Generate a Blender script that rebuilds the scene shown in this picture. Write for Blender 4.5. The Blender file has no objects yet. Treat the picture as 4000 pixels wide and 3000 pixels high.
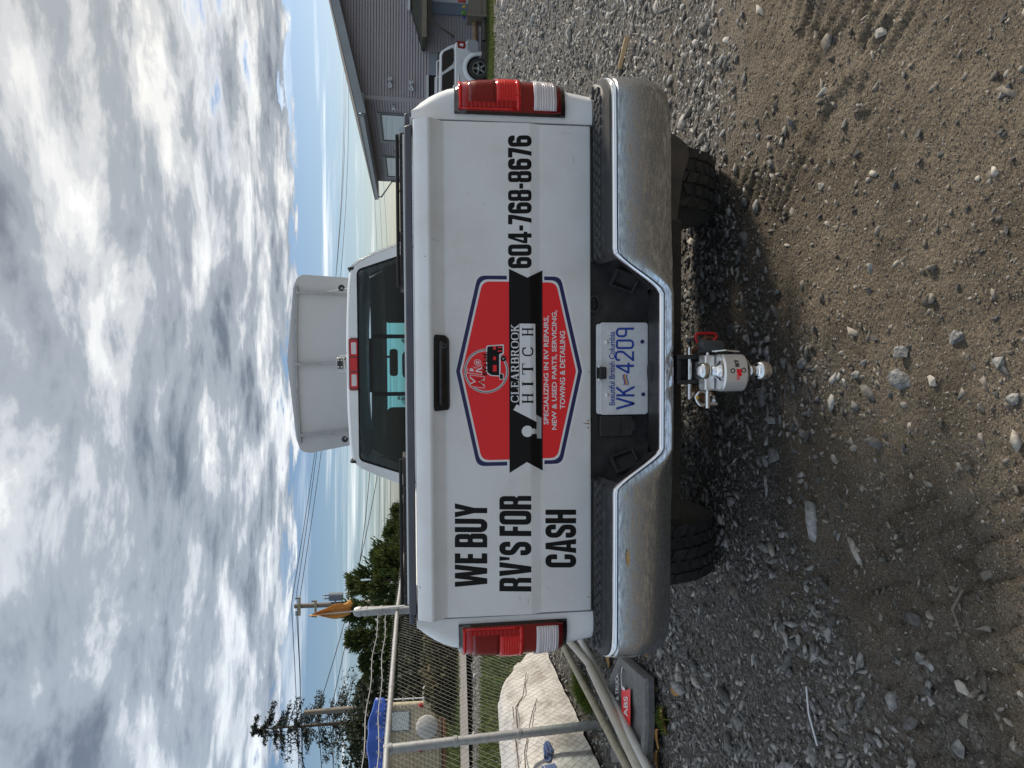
import bpy, bmesh, math, random
import numpy as np
from mathutils import Vector, Matrix
from mathutils.geometry import tessellate_polygon
R = math.radians
random.seed(7)
RNG = np.random.default_rng(11)
S = bpy.context.scene
COL = S.collection

# ------------------------------------------------------------------ camera
FPX, CZ = 2900.0, 1.475                 # focal length in photo pixels, eye height
CAM = Vector((0.033, 0.0, CZ))
PITCH, YAW, ROLL = R(8.04), R(1.94), R(0.30)
fw = Vector((-math.sin(YAW)*math.cos(PITCH), math.cos(YAW)*math.cos(PITCH), -math.sin(PITCH)))
rt = Vector((math.cos(YAW), math.sin(YAW), 0.0))
up = rt.cross(fw)
rt, up = rt*math.cos(ROLL)+up*math.sin(ROLL), up*math.cos(ROLL)-rt*math.sin(ROLL)
cd = bpy.data.cameras.new('camera'); cam = bpy.data.objects.new('camera', cd); COL.objects.link(cam)
cd.sensor_fit = 'HORIZONTAL'; cd.sensor_width = 36.0; cd.lens = 36.0*FPX/4000.0
cd.clip_start = 0.05; cd.clip_end = 3000.0
# the phone was held upright but the picture is stored on its side: the camera is turned a quarter turn
mx = Matrix((-up, rt, -fw)).transposed().to_4x4(); mx.translation = CAM
cam.matrix_world = mx
S.camera = cam

# ------------------------------------------------------------------ world, sun, exposure
SUN_AZ, SUN_EL = R(62), R(29)           # to the right of straight ahead, above the horizon
W = bpy.data.worlds.new('World'); S.world = W; W.use_nodes = True
nt = W.node_tree; nt.nodes.clear()
def WN(t, **k):
    n = nt.nodes.new(t)
    for a, b in k.items(): setattr(n, a, b)
    return n
def wl(a, b): nt.links.new(a, b)
def wmath(op, a, b=None, c=None, clamp=False):
    n = WN('ShaderNodeMath', operation=op, use_clamp=clamp)
    for i, x in enumerate((a, b, c)):
        if x is None: continue
        if isinstance(x, (int, float)): n.inputs[i].default_value = x
        else: wl(x, n.inputs[i])
    return n.outputs[0]
def wramp(fac, stops, interp='EASE'):
    n = WN('ShaderNodeValToRGB'); n.color_ramp.interpolation = interp
    e = n.color_ramp.elements
    while len(e) < len(stops): e.new(0.5)
    for q, (p, c) in zip(e, stops):
        q.position = p; q.color = (c, c, c, 1) if isinstance(c, (int, float)) else (*c, 1)
    wl(fac, n.inputs[0]); return n.outputs[0]
sky = WN('ShaderNodeTexSky', sky_type='NISHITA'); sky.sun_disc = False
sky.sun_elevation = SUN_EL; sky.sun_rotation = SUN_AZ; sky.air_density = 0.8; sky.dust_density = 0.9; sky.ozone_density = 3.2
bg_sky = WN('ShaderNodeBackground'); bg_sky.inputs[1].default_value = 0.050; wl(sky.outputs[0], bg_sky.inputs[0])
tc = WN('ShaderNodeTexCoord'); sp = WN('ShaderNodeSeparateXYZ'); wl(tc.outputs['Generated'], sp.inputs[0])
dz = wmath('MAXIMUM', sp.outputs[2], 0.012)
px = wmath('DIVIDE', sp.outputs[0], dz); py = wmath('DIVIDE', sp.outputs[1], dz)
cb = WN('ShaderNodeCombineXYZ'); wl(px, cb.inputs[0]); wl(py, cb.inputs[1])
def wnoise(scale, detail, rough, dist, off, sx=1.0, sy=1.0):
    m = WN('ShaderNodeMapping'); m.inputs['Location'].default_value = off; m.inputs['Scale'].default_value = (sx, sy, 1)
    wl(cb.outputs[0], m.inputs[0])
    n = WN('ShaderNodeTexNoise'); n.inputs['Scale'].default_value = scale; n.inputs['Detail'].default_value = detail
    n.inputs['Roughness'].default_value = rough; n.inputs['Distortion'].default_value = dist
    wl(m.outputs[0], n.inputs['Vector']); return n.outputs[0]
big = wnoise(0.55, 3, 0.5, 0.2, (3.1, 1.7, 0), 0.8, 1.15)
med = wnoise(1.55, 10, 0.60, 0.25, (7.3, 2.2, 0), 0.95, 1.05)
fine = wnoise(7.0, 6, 0.6, 0.3, (1.3, 9.2, 0))
dens = wmath('ADD', wmath('MULTIPLY', big, 0.75), wmath('ADD', wmath('MULTIPLY', med, 0.75), wmath('MULTIPLY', fine, 0.10)))
# the cloud deck ends in a ragged edge toward the horizon
rr_ = wmath('SQRT', wmath('ADD', wmath('MULTIPLY', px, px), wmath('MULTIPLY', py, py)))
edge = wmath('ADD', rr_, wmath('MULTIPLY', wmath('SUBTRACT', med, 0.5), 5.0))
deck = WN('ShaderNodeMapRange', interpolation_type='SMOOTHSTEP')
wl(edge, deck.inputs[0])
for i_, v_ in ((1, 6.2), (2, 8.2), (3, 1.0), (4, 0.0)): deck.inputs[i_].default_value = v_
dens2 = wmath('MULTIPLY', dens, deck.outputs[0])
mask = wramp(dens2, [(0.56, 0.0), (0.67, 0.86), (0.76, 1.0)])
shade_in = wmath('ADD', wmath('MULTIPLY', med, 0.72), wmath('ADD', wmath('MULTIPLY', big, 0.34), wmath('MULTIPLY', fine, 0.1)))
ccol = wramp(shade_in, [(0.43, (0.64, 0.62, 0.585)), (0.49, (0.46, 0.46, 0.45)), (0.54, (0.325, 0.335, 0.35)), (0.60, (0.195, 0.215, 0.24)), (0.74, (0.085, 0.10, 0.125))])
# clouds toward the sun are warm, those behind the camera brightened and blued to light the tailgate
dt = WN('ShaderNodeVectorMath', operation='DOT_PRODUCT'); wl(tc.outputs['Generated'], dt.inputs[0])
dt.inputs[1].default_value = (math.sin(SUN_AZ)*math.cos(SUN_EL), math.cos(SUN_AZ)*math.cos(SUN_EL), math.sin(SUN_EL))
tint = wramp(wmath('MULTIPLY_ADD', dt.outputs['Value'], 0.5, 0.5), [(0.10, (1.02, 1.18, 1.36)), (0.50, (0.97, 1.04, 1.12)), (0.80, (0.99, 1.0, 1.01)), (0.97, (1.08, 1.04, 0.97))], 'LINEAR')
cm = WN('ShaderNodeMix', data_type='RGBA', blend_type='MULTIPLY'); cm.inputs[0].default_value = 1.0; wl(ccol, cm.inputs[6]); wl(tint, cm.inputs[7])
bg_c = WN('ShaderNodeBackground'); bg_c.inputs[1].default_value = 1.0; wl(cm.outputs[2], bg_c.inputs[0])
# thin streaks below the deck
wisp = wnoise(0.30, 6, 0.6, 0.6, (2.0, 5.0, 0), 0.5, 1.5)
wmask = wmath('MULTIPLY', wramp(wisp, [(0.50, 0.0), (0.74, 0.6)]), wramp(sp.outputs[2], [(0.0, 0.0), (0.03, 0.55), (0.12, 1.0)]))
bg_w = WN('ShaderNodeBackground'); bg_w.inputs[0].default_value = (0.86, 0.86, 0.84, 1)
mixw = WN('ShaderNodeMixShader'); wl(wmask, mixw.inputs[0]); wl(bg_sky.outputs[0], mixw.inputs[1]); wl(bg_w.outputs[0], mixw.inputs[2])
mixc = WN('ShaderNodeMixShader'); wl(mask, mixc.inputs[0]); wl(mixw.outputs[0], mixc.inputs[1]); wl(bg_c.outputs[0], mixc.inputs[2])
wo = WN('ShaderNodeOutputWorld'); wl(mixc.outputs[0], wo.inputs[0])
W.cycles.sampling_method = 'MANUAL'; W.cycles.sample_map_resolution = 512

sl = bpy.data.lights.new('sun', 'SUN'); sun = bpy.data.objects.new('sun', sl); COL.objects.link(sun)
sl.energy = 2.35; sl.angle = R(10.0); sl.color = (1.0, 0.90, 0.76)
sd = Vector((math.sin(SUN_AZ)*math.cos(SUN_EL), math.cos(SUN_AZ)*math.cos(SUN_EL), math.sin(SUN_EL)))
sun.rotation_euler = sd.to_track_quat('Z', 'Y').to_euler(); sun.location = (20, 10, 20)
vs = S.view_settings; vs.view_transform = 'Standard'; vs.look = 'None'; vs.gamma = 1.0; vs.exposure = 1.10; vs.use_curve_mapping = False

# ------------------------------------------------------------------ helpers
def ray(x, y):
    return fw*FPX + rt*((3000.0-y)-1500.0) - up*(x-2000.0)
def at(x, y, Y):                        # photo pixel -> point on the upright plane at distance Y
    d = ray(x, y); return CAM + d*((Y-CAM.y)/d.y)
def atz(x, y, z=0.0):                   # photo pixel -> point on a level plane
    d = ray(x, y); return CAM + d*((z-CAM.z)/d.z)

class MB:
    def __init__(self): self.v = []; self.f = []
    def add(self, vs, fs):
        o = len(self.v); self.v += [tuple(p) for p in vs]; self.f += [tuple(i+o for i in f) for f in fs]; return self
    def box(self, x0, y0, z0, x1, y1, z1, M=None):
        c = [Vector((x, y, z)) for z in (z0, z1) for y in (y0, y1) for x in (x0, x1)]
        if M is not None: c = [M @ p for p in c]
        return self.add(c, [(0, 2, 3, 1), (4, 5, 7, 6), (0, 1, 5, 4), (2, 6, 7, 3), (0, 4, 6, 2), (1, 3, 7, 5)])
    def tube(self, pts, r, n=8, cap=True):
        pts = [Vector(p) for p in pts]; rs = r if isinstance(r, (list, tuple)) else [r]*len(pts)
        vs = []; fs = []; pu = None
        for i, p in enumerate(pts):
            t = (pts[min(i+1, len(pts)-1)]-pts[max(i-1, 0)]).normalized()
            if pu is None:
                a = Vector((0, 0, 1)) if abs(t.z) < .9 else Vector((1, 0, 0)); u = t.cross(a).normalized()
            else: u = (pu-t*pu.dot(t)).normalized()
            pu = u; w = t.cross(u)
            for k in range(n):
                a = 2*math.pi*k/n; vs.append(p+(u*math.cos(a)+w*math.sin(a))*rs[i])
        for i in range(len(pts)-1):
            for k in range(n):
                a = i*n+k; b = i*n+(k+1) % n; fs.append((a, b, b+n, a+n))
        if cap: fs.append(tuple(range(n-1, -1, -1))); fs.append(tuple(range((len(pts)-1)*n, len(pts)*n)))
        return self.add(vs, fs)
    def grid(self, P, closed=False):
        n = len(P); m = len(P[0]); vs = [p for r_ in P for p in r_]; fs = []
        for i in range(n-1):
            for j in range(m-1 + (1 if closed else 0)):
                k = (j+1) % m; fs.append((i*m+j, i*m+k, (i+1)*m+k, (i+1)*m+j))
        return self.add(vs, fs)
    def loft(self, rings, cap=True):
        self_o = len(self.v); m = len(rings[0]); self.grid(rings, closed=True)
        if cap:
            self.f.append(tuple(self_o+i for i in range(m-1, -1, -1)))
            self.f.append(tuple(self_o+(len(rings)-1)*m+i for i in range(m)))
        return self
    def lathe(self, prof, n=24, M=None, ring=False):  # prof: (radius, height) pairs about local z; ring = closed profile, no discs
        rings = []
        if ring: prof = list(prof)+[prof[0]]
        for r_, h in prof:
            ring = [Vector((r_*math.cos(2*math.pi*k/n), r_*math.sin(2*math.pi*k/n), h)) for k in range(n)]
            rings.append([M @ p for p in ring] if M is not None else ring)
        return self.loft(rings, cap=not ring)
    def prism(self, poly, f0, f1):                    # poly: 2-D points, f0/f1 map (a, b) to 3-D
        a = [f0(*p) for p in poly]; b = [f1(*p) for p in poly]; n = len(poly)
        return self.add(a+b, [tuple(range(n-1, -1, -1)), tuple(range(n, 2*n))]+[(i, (i+1) % n, n+(i+1) % n, n+i) for i in range(n)])

def obj(name, mb, mat, parent=None, smooth=None, bevel=0.0, solid=0.0, seg=2):
    me = bpy.data.meshes.new(name)
    if isinstance(mb, MB): me.from_pydata(mb.v, [], mb.f)
    else: me = mb
    me.validate(); 
    bm = bmesh.new(); bm.from_mesh(me); bmesh.ops.recalc_face_normals(bm, faces=bm.faces); bm.to_mesh(me); bm.free()
    if mat is not None: me.materials.append(mat)
    o = bpy.data.objects.new(name, me); COL.objects.link(o)
    if smooth is not None:
        me.polygons.foreach_set('use_smooth', [True]*len(me.polygons)); me.set_sharp_from_angle(angle=R(smooth))
    if solid: m = o.modifiers.new('solid', 'SOLIDIFY'); m.thickness = solid; m.offset = -1
    if bevel:
        m = o.modifiers.new('bevel', 'BEVEL'); m.width = bevel; m.segments = seg; m.limit_method = 'ANGLE'; m.angle_limit = R(35)
        m.harden_normals = False
        if smooth is None: me.polygons.foreach_set('use_smooth', [True]*len(me.polygons)); me.set_sharp_from_angle(angle=R(30))
    if parent is not None: put(o, parent)
    return o
def put(o, parent):
    o.parent = parent
    o.matrix_parent_inverse = parent.matrix_basis.inverted() if parent.parent is None else Matrix()
def tag(o, label, cat, group=None):
    o['label'] = label; o['category'] = cat
    if group: o['group'] = group
    return o
def thing(name, label, cat, loc=(0, 0, 0), group=None):
    o = bpy.data.objects.new(name, None); COL.objects.link(o); o.location = loc; o.empty_display_size = 0.1
    return tag(o, label, cat, group)
def kind(o, k): o['kind'] = k; return o
def smoothstep(a, b, x): t = np.clip((x-a)/(b-a), 0, 1); return t*t*(3-2*t)
def lerp_table(tab, x):                                # tab sorted by key, any order
    t = sorted(tab); return float(np.interp(x, [a for a, _ in t], [b for _, b in t]))

# ------------------------------------------------------------------ materials
MATS = {}
def mat(name, col, rough=0.6, metal=0.0, var=None, vscale=20.0, vdet=4.0, vlo=0.35, vhi=0.65, bump=0.0, bscale=60.0, coat=0.0, spec=None,
        rvar=None, island=0.0, sub=None, vstretch=None, bdist=0.01):
    m = bpy.data.materials.new(name); m.use_nodes = True; t = m.node_tree; b = t.nodes['Principled BSDF']
    b.inputs['Base Color'].default_value = (*col, 1); b.inputs['Roughness'].default_value = rough; b.inputs['Metallic'].default_value = metal
    b.inputs['Coat Weight'].default_value = coat; b.inputs['Coat Roughness'].default_value = 0.06
    if spec is not None: b.inputs['Specular IOR Level'].default_value = spec
    tcn = t.nodes.new('ShaderNodeTexCoord'); src = tcn.outputs['Object']
    out = None
    if var is not None:
        vec = src
        if vstretch:
            mp = t.nodes.new('ShaderNodeMapping'); mp.inputs['Scale'].default_value = vstretch; t.links.new(src, mp.inputs[0]); vec = mp.outputs[0]
        n = t.nodes.new('ShaderNodeTexNoise'); n.inputs['Scale'].default_value = vscale; n.inputs['Detail'].default_value = vdet; n.inputs['Roughness'].default_value = 0.62
        t.links.new(vec, n.inputs['Vector'])
        r_ = t.nodes.new('ShaderNodeValToRGB'); r_.color_ramp.elements[0].position = vlo; r_.color_ramp.elements[1].position = vhi
        r_.color_ramp.elements[0].color = (*col, 1); r_.color_ramp.elements[1].color = (*var, 1)
        t.links.new(n.outputs[0], r_.inputs[0]); out = r_.outputs[0]
        if rvar is not None:
            mr = t.nodes.new('ShaderNodeMapRange'); t.links.new(n.outputs[0], mr.inputs[0])
            mr.inputs[1].default_value = vlo; mr.inputs[2].default_value = vhi; mr.inputs[3].default_value = rough; mr.inputs[4].default_value = rvar
            t.links.new(mr.outputs[0], b.inputs['Roughness'])
    if island:
        g = t.nodes.new('ShaderNodeNewGeometry'); h = t.nodes.new('ShaderNodeHueSaturation')
        mr = t.nodes.new('ShaderNodeMapRange'); t.links.new(g.outputs['Random Per Island'], mr.inputs[0])
        mr.inputs[3].default_value = 1-island; mr.inputs[4].default_value = 1+island; t.links.new(mr.outputs[0], h.inputs['Value'])
        if out is not None: t.links.new(out, h.inputs['Color'])
        else: h.inputs['Color'].default_value = (*col, 1)
        out = h.outputs[0]
    if out is not None: t.links.new(out, b.inputs['Base Color'])
    if bump:
        n2 = t.nodes.new('ShaderNodeTexNoise'); n2.inputs['Scale'].default_value = bscale; n2.inputs['Detail'].default_value = 5
        t.links.new(src, n2.inputs['Vector']); bn = t.nodes.new('ShaderNodeBump'); bn.inputs['Strength'].default_value = bump; bn.inputs['Distance'].default_value = bdist
        t.links.new(n2.outputs[0], bn.inputs['Height']); t.links.new(bn.outputs[0], b.inputs['Normal'])
    MATS[name] = m; return m
def glass(name, tint, gloss=0.02, ior=1.45):
    m = bpy.data.materials.new(name); m.use_nodes = True; t = m.node_tree; t.nodes.clear()
    tr = t.nodes.new('ShaderNodeBsdfTransparent'); tr.inputs[0].default_value = (*tint, 1)
    gl = t.nodes.new('ShaderNodeBsdfGlossy'); gl.inputs['Roughness'].default_value = gloss
    fr = t.nodes.new('ShaderNodeFresnel'); ge = t.nodes.new('ShaderNodeNewGeometry'); mr = t.nodes.new('ShaderNodeMapRange')
    t.links.new(ge.outputs['Backfacing'], mr.inputs[0]); mr.inputs[3].default_value = ior; mr.inputs[4].default_value = 1/ior; t.links.new(mr.outputs[0], fr.inputs[0])
    mx_ = t.nodes.new('ShaderNodeMixShader'); t.links.new(fr.outputs[0], mx_.inputs[0]); t.links.new(tr.outputs[0], mx_.inputs[1]); t.links.new(gl.outputs[0], mx_.inputs[2])
    o = t.nodes.new('ShaderNodeOutputMaterial'); t.links.new(mx_.outputs[0], o.inputs[0]); return m
def leafmat(name, c1, c2, trans=0.25):
    m = mat(name, c1, 0.6, var=c2, vscale=1.3, vdet=3, island=0.35, spec=0.25)
    t = m.node_tree; b = t.nodes['Principled BSDF']; tl = t.nodes.new('ShaderNodeBsdfTranslucent')
    src = b.inputs['Base Color'].links[0].from_socket; t.links.new(src, tl.inputs[0])
    mx_ = t.nodes.new('ShaderNodeMixShader'); mx_.inputs[0].default_value = trans
    t.links.new(b.outputs[0], mx_.inputs[1]); t.links.new(tl.outputs[0], mx_.inputs[2])
    t.links.new(mx_.outputs[0], t.nodes['Material Output'].inputs[0]); return m
M_white = mat('white_paint', (0.83, 0.85, 0.87), 0.22, var=(0.71, 0.705, 0.69), vscale=5.0, vdet=9, vlo=0.46, vhi=0.78, rvar=0.5, coat=0.3)
M_blackp = mat('black_plastic', (0.018, 0.018, 0.02), 0.5, var=(0.05, 0.05, 0.05), vscale=14, vlo=0.45, vhi=0.8, bump=0.15, bscale=400, bdist=0.001)
M_pad = mat('step_pad_plastic', (0.022, 0.023, 0.026), 0.55, var=(0.06, 0.06, 0.062), vscale=22, vlo=0.5, vhi=0.8)
M_sill = mat('dusty_grey_metal', (0.19, 0.19, 0.195), 0.6, var=(0.27, 0.26, 0.24), vscale=18)
M_cap = mat('cap_plastic', (0.055, 0.058, 0.075), 0.5, var=(0.075, 0.075, 0.09), vscale=8)
M_fabric = mat('cover_fabric', (0.045, 0.043, 0.045), 0.8, bump=0.2, bscale=300, bdist=0.001)
M_chrome = mat('dirty_chrome', (0.68, 0.75, 0.86), 0.10, 1.0, var=(0.36, 0.38, 0.41), vscale=80, vdet=10, vlo=0.38, vhi=0.64, rvar=0.45, vstretch=(0.35, 1, 1.6), bump=0.05, bscale=24, bdist=0.006)
M_chromeb = mat('bright_chrome', (0.80, 0.81, 0.83), 0.07, 1.0)
M_alu = mat('brushed_aluminium', (0.88, 0.88, 0.88), 0.30, 0.65, var=(0.80, 0.80, 0.80), vscale=60, vstretch=(1, 1, 8))
M_galv = mat('galvanised_steel', (0.40, 0.405, 0.41), 0.5, 0.55, var=(0.31, 0.315, 0.32), vscale=22, bump=0.1, bscale=80, bdist=0.002)
M_black = mat('black_vinyl', (0.006, 0.006, 0.007), 0.45, spec=0.25)
M_navy = mat('navy_vinyl', (0.018, 0.02, 0.10), 0.35)
M_redv = mat('red_vinyl', (0.88, 0.020, 0.026), 0.35)
M_whitev = mat('white_vinyl', (0.78, 0.79, 0.82), 0.35)
M_greyv = mat('grey_vinyl', (0.45, 0.46, 0.47), 0.35)
M_dark = mat('dark_cavity', (0.010, 0.010, 0.011), 0.8)
M_under = mat('muddy_underbody', (0.025, 0.022, 0.019), 0.85, var=(0.05, 0.043, 0.034), vscale=15)
M_rubber = mat('tyre_rubber', (0.022, 0.022, 0.022), 0.75, var=(0.055, 0.05, 0.044), vscale=30, vlo=0.4, vhi=0.7, bump=0.15, bscale=120, bdist=0.003)
M_flap = mat('mud_flap_rubber', (0.060, 0.048, 0.038), 0.8, var=(0.095, 0.075, 0.055), vscale=12)
def lensmat(name, c, trans=0.35, rib=0.0, ribdir=(0, 0, 1), ribscale=60.0, rough=0.12):
    m = mat(name, c, rough, coat=0.8, spec=0.6); t = m.node_tree; b = t.nodes['Principled BSDF']
    tl = t.nodes.new('ShaderNodeBsdfTranslucent'); tl.inputs[0].default_value = (*c, 1)
    mx_ = t.nodes.new('ShaderNodeMixShader'); mx_.inputs[0].default_value = trans
    t.links.new(b.outputs[0], mx_.inputs[1]); t.links.new(tl.outputs[0], mx_.inputs[2]); t.links.new(mx_.outputs[0], t.nodes['Material Output'].inputs[0])
    if rib:
        tcn = t.nodes.new('ShaderNodeTexCoord'); dp = t.nodes.new('ShaderNodeVectorMath'); dp.operation = 'DOT_PRODUCT'
        t.links.new(tcn.outputs['Object'], dp.inputs[0]); dp.inputs[1].default_value = ribdir
        sn = t.nodes.new('ShaderNodeMath'); sn.operation = 'MULTIPLY'; t.links.new(dp.outputs['Value'], sn.inputs[0]); sn.inputs[1].default_value = ribscale*2*math.pi
        s2 = t.nodes.new('ShaderNodeMath'); s2.operation = 'SINE'; t.links.new(sn.outputs[0], s2.inputs[0])
        bn = t.nodes.new('ShaderNodeBump'); bn.inputs['Strength'].default_value = rib; bn.inputs['Distance'].default_value = 0.004
        t.links.new(s2.outputs[0], bn.inputs['Height']); t.links.new(bn.outputs[0], b.inputs['Normal'])
    return m
M_lens = lensmat('red_lens', (0.56, 0.006, 0.010), 0.3, 0.08, (0, 0, 1), 70)
M_lensd = lensmat('dark_red_lens', (0.27, 0.005, 0.008), 0.2)
M_lensb = lensmat('bright_red_lens', (0.92, 0.014, 0.014), 0.35, 0.12, (0, 0, 1), 120)
M_lensw = lensmat('clear_ribbed_lens', (0.92, 0.86, 0.89), 0.2, 0.4, (0, 0, 1), 110, 0.08)
M_lenshousing = mat('smoked_lens_rim', (0.012, 0.006, 0.007), 0.1, coat=0.8)
M_rearglass = glass('tinted_rear_glass', (0.70, 0.78, 0.90), ior=1.6)
M_windscreen = glass('green_windscreen_glass', (0.36, 0.90, 0.98))
M_privacy = glass('privacy_glass', (0.05, 0.055, 0.06))
M_interior = mat('cab_interior', (0.028, 0.028, 0.040), 0.8)
M_seat = mat('seat_cloth', (0.035, 0.034, 0.038), 0.85, bump=0.2, bscale=200, bdist=0.002)

# ------------------------------------------------------------------ lettering
def fillet(pts, r=0.0, n=5):
    out = []; L = len(pts)
    for i in range(L):
        p = Vector(pts[i][:2]); q = pts[i][2] if len(pts[i]) > 2 else r
        if q <= 0: out.append((p.x, p.y)); continue
        a = (Vector(pts[i-1][:2])-p); b = (Vector(pts[(i+1) % L][:2])-p); la, lb = a.length, b.length; a.normalize(); b.normalize()
        ang = math.acos(max(-1, min(1, a.dot(b)))); d = min(q/math.tan(ang/2), la*0.48, lb*0.48)
        s, e = p+a*d, p+b*d
        for k in range(n+1):
            t = k/n; out.append(tuple((s*(1-t)**2+p*2*t*(1-t)+e*t*t)))
    return out
def rrect(x0, y0, x1, y1, r): return fillet([(x0, y0), (x1, y0), (x1, y1), (x0, y1)], r)
def stroke(path, w, r=0.125, n=6):
    P = [Vector(p) for p in path]; c = [P[0]]
    for i in range(1, len(P)-1):
        a = (P[i-1]-P[i]); b = (P[i+1]-P[i]); la, lb = a.length, b.length; a.normalize(); b.normalize()
        ang = math.acos(max(-1, min(1, a.dot(b)))); d = min(r/math.tan(ang/2), la*.49, lb*.49)
        s, e = P[i]+a*d, P[i]+b*d
        rad = d*math.tan(ang/2); bis = (a+b)
        if bis.length < 1e-6: c.append(P[i]); continue
        cen = P[i]+bis.normalized()*math.sqrt(rad*rad+d*d); a0 = math.atan2(s.y-cen.y, s.x-cen.x); a1 = math.atan2(e.y-cen.y, e.x-cen.x)
        da = (a1-a0+math.pi) % (2*math.pi)-math.pi
        for k in range(n+1): c.append(Vector((cen.x+rad*math.cos(a0+da*k/n), cen.y+rad*math.sin(a0+da*k/n))))
    c.append(P[-1]); L = []; Rr = []
    for i, p in enumerate(c):
        t = (c[min(i+1, len(c)-1)]-c[max(i-1, 0)]).normalized(); nn = Vector((-t.y, t.x))
        L.append(tuple(p+nn*w/2)); Rr.append(tuple(p-nn*w/2))
    return L+Rr[::-1]
def rect(a, b, c, d): return [(a, b), (c, b), (c, d), (a, d)]
sw = .195
BLK = {
 'W': (.86, [[[(0,1),(.19,1),(.255,.42),(.33,1),(.53,1),(.605,.42),(.67,1),(.86,1),(.73,0),(.52,0),(.43,.55),(.34,0),(.13,0)]]]),
 'E': (.40, [[[(0,0),(0,1),(.38,1),(.38,.83),(.2,.83),(.2,.6),(.36,.6),(.36,.44),(.2,.44),(.2,.17),(.39,.17),(.39,0)]]]),
 'F': (.39, [[[(0,0),(0,1),(.38,1),(.38,.83),(.2,.83),(.2,.58),(.36,.58),(.36,.42),(.2,.42),(.2,0)]]]),
 'B': (.53, [[fillet([(0,0,0),(0,1,0),(.51,1,.17),(.51,.56,.06),(.46,.53,.02),(.53,.49,.06),(.53,0,.17)]), rrect(.2,.6,.31,.86,.05), rrect(.2,.14,.325,.45,.05)]]),
 'U': (.52, [[stroke([(.1,1),(.1,.095),(.42,.095),(.42,1)], sw)]]),
 'Y': (.54, [[[(0,1),(.2,1),(.27,.68),(.34,1),(.54,1),(.37,.4),(.37,0),(.17,0),(.17,.4)]]]),
 'R': (.53, [[fillet([(0,0,0),(0,1,0),(.51,1,.17),(.51,.51,.06),(.44,.47,.03),(.52,.41,.06),(.52,0,0),(.33,0,0),(.33,.40,.05),(.2,.43,0),(.2,0,0)]), rrect(.2,.57,.31,.86,.05)]]),
 'V': (.54, [[[(0,1),(.2,1),(.27,.35),(.34,1),(.54,1),(.38,0),(.16,0)]]]),
 "'": (.17, [[[(0,1),(.17,1),(.13,.68),(.04,.68)]]]),
 'S': (.52, [[stroke([(.42,.66),(.42,.905),(.1,.905),(.1,.60),(.42,.40),(.42,.095),(.1,.095),(.1,.34)], sw)]]),
 'O': (.53, [[rrect(0,0,.53,1,.2), rrect(.2,.16,.33,.84,.06)]]),
 'C': (.52, [[stroke([(.42,.62),(.42,.905),(.1,.905),(.1,.095),(.42,.095),(.42,.38)], sw)]]),
 'A': (.55, [[[(0,0),(.16,1),(.39,1),(.55,0),(.35,0),(.335,.17),(.215,.17),(.2,0)], [(.23,.32),(.32,.32),(.275,.78)]]]),
 'H': (.53, [[[(0,0),(0,1),(.2,1),(.2,.6),(.33,.6),(.33,1),(.53,1),(.53,0),(.33,0),(.33,.43),(.2,.43),(.2,0)]]]),
 '4': (.53, [[[(.26,0),(.26,.18),(0,.18),(0,.34),(.24,1),(.45,1),(.45,.34),(.53,.34),(.53,.18),(.45,.18),(.45,0)], [(.13,.34),(.26,.34),(.26,.74)]]]),
 '7': (.44, [[[(0,1),(.44,1),(.44,.82),(.27,0),(.07,0),(.25,.82),(0,.82)]]]),
 '6': (.52, [[stroke([(.42,.72),(.42,.905),(.1,.905),(.1,.095),(.42,.095),(.42,.55),(.2,.55)], sw)]]),
 '8': (.52, [[fillet([(0,0,.18),(.52,0,.18),(.52,.49,.1),(.47,.52,.02),(.51,.56,.1),(.51,1,.18),(.01,1,.18),(.01,.56,.1),(.05,.52,.02),(0,.49,.1)]), rrect(.2,.14,.32,.45,.05), rrect(.2,.6,.32,.86,.05)]]),
 '0': (.52, [[rrect(0,0,.52,1,.2), rrect(.2,.16,.32,.84,.06)]]),
 '-': (.24, [[rect(0,.36,.24,.52)]]),
}
def serI(x, w=.17, s=.08, t=.06): return [(x,0),(x+w+2*s,0),(x+w+2*s,t),(x+w+s,t),(x+w+s,1-t),(x+w+2*s,1-t),(x+w+2*s,1),(x,1),(x,1-t),(x+s,1-t),(x+s,t),(x,t)]
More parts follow.
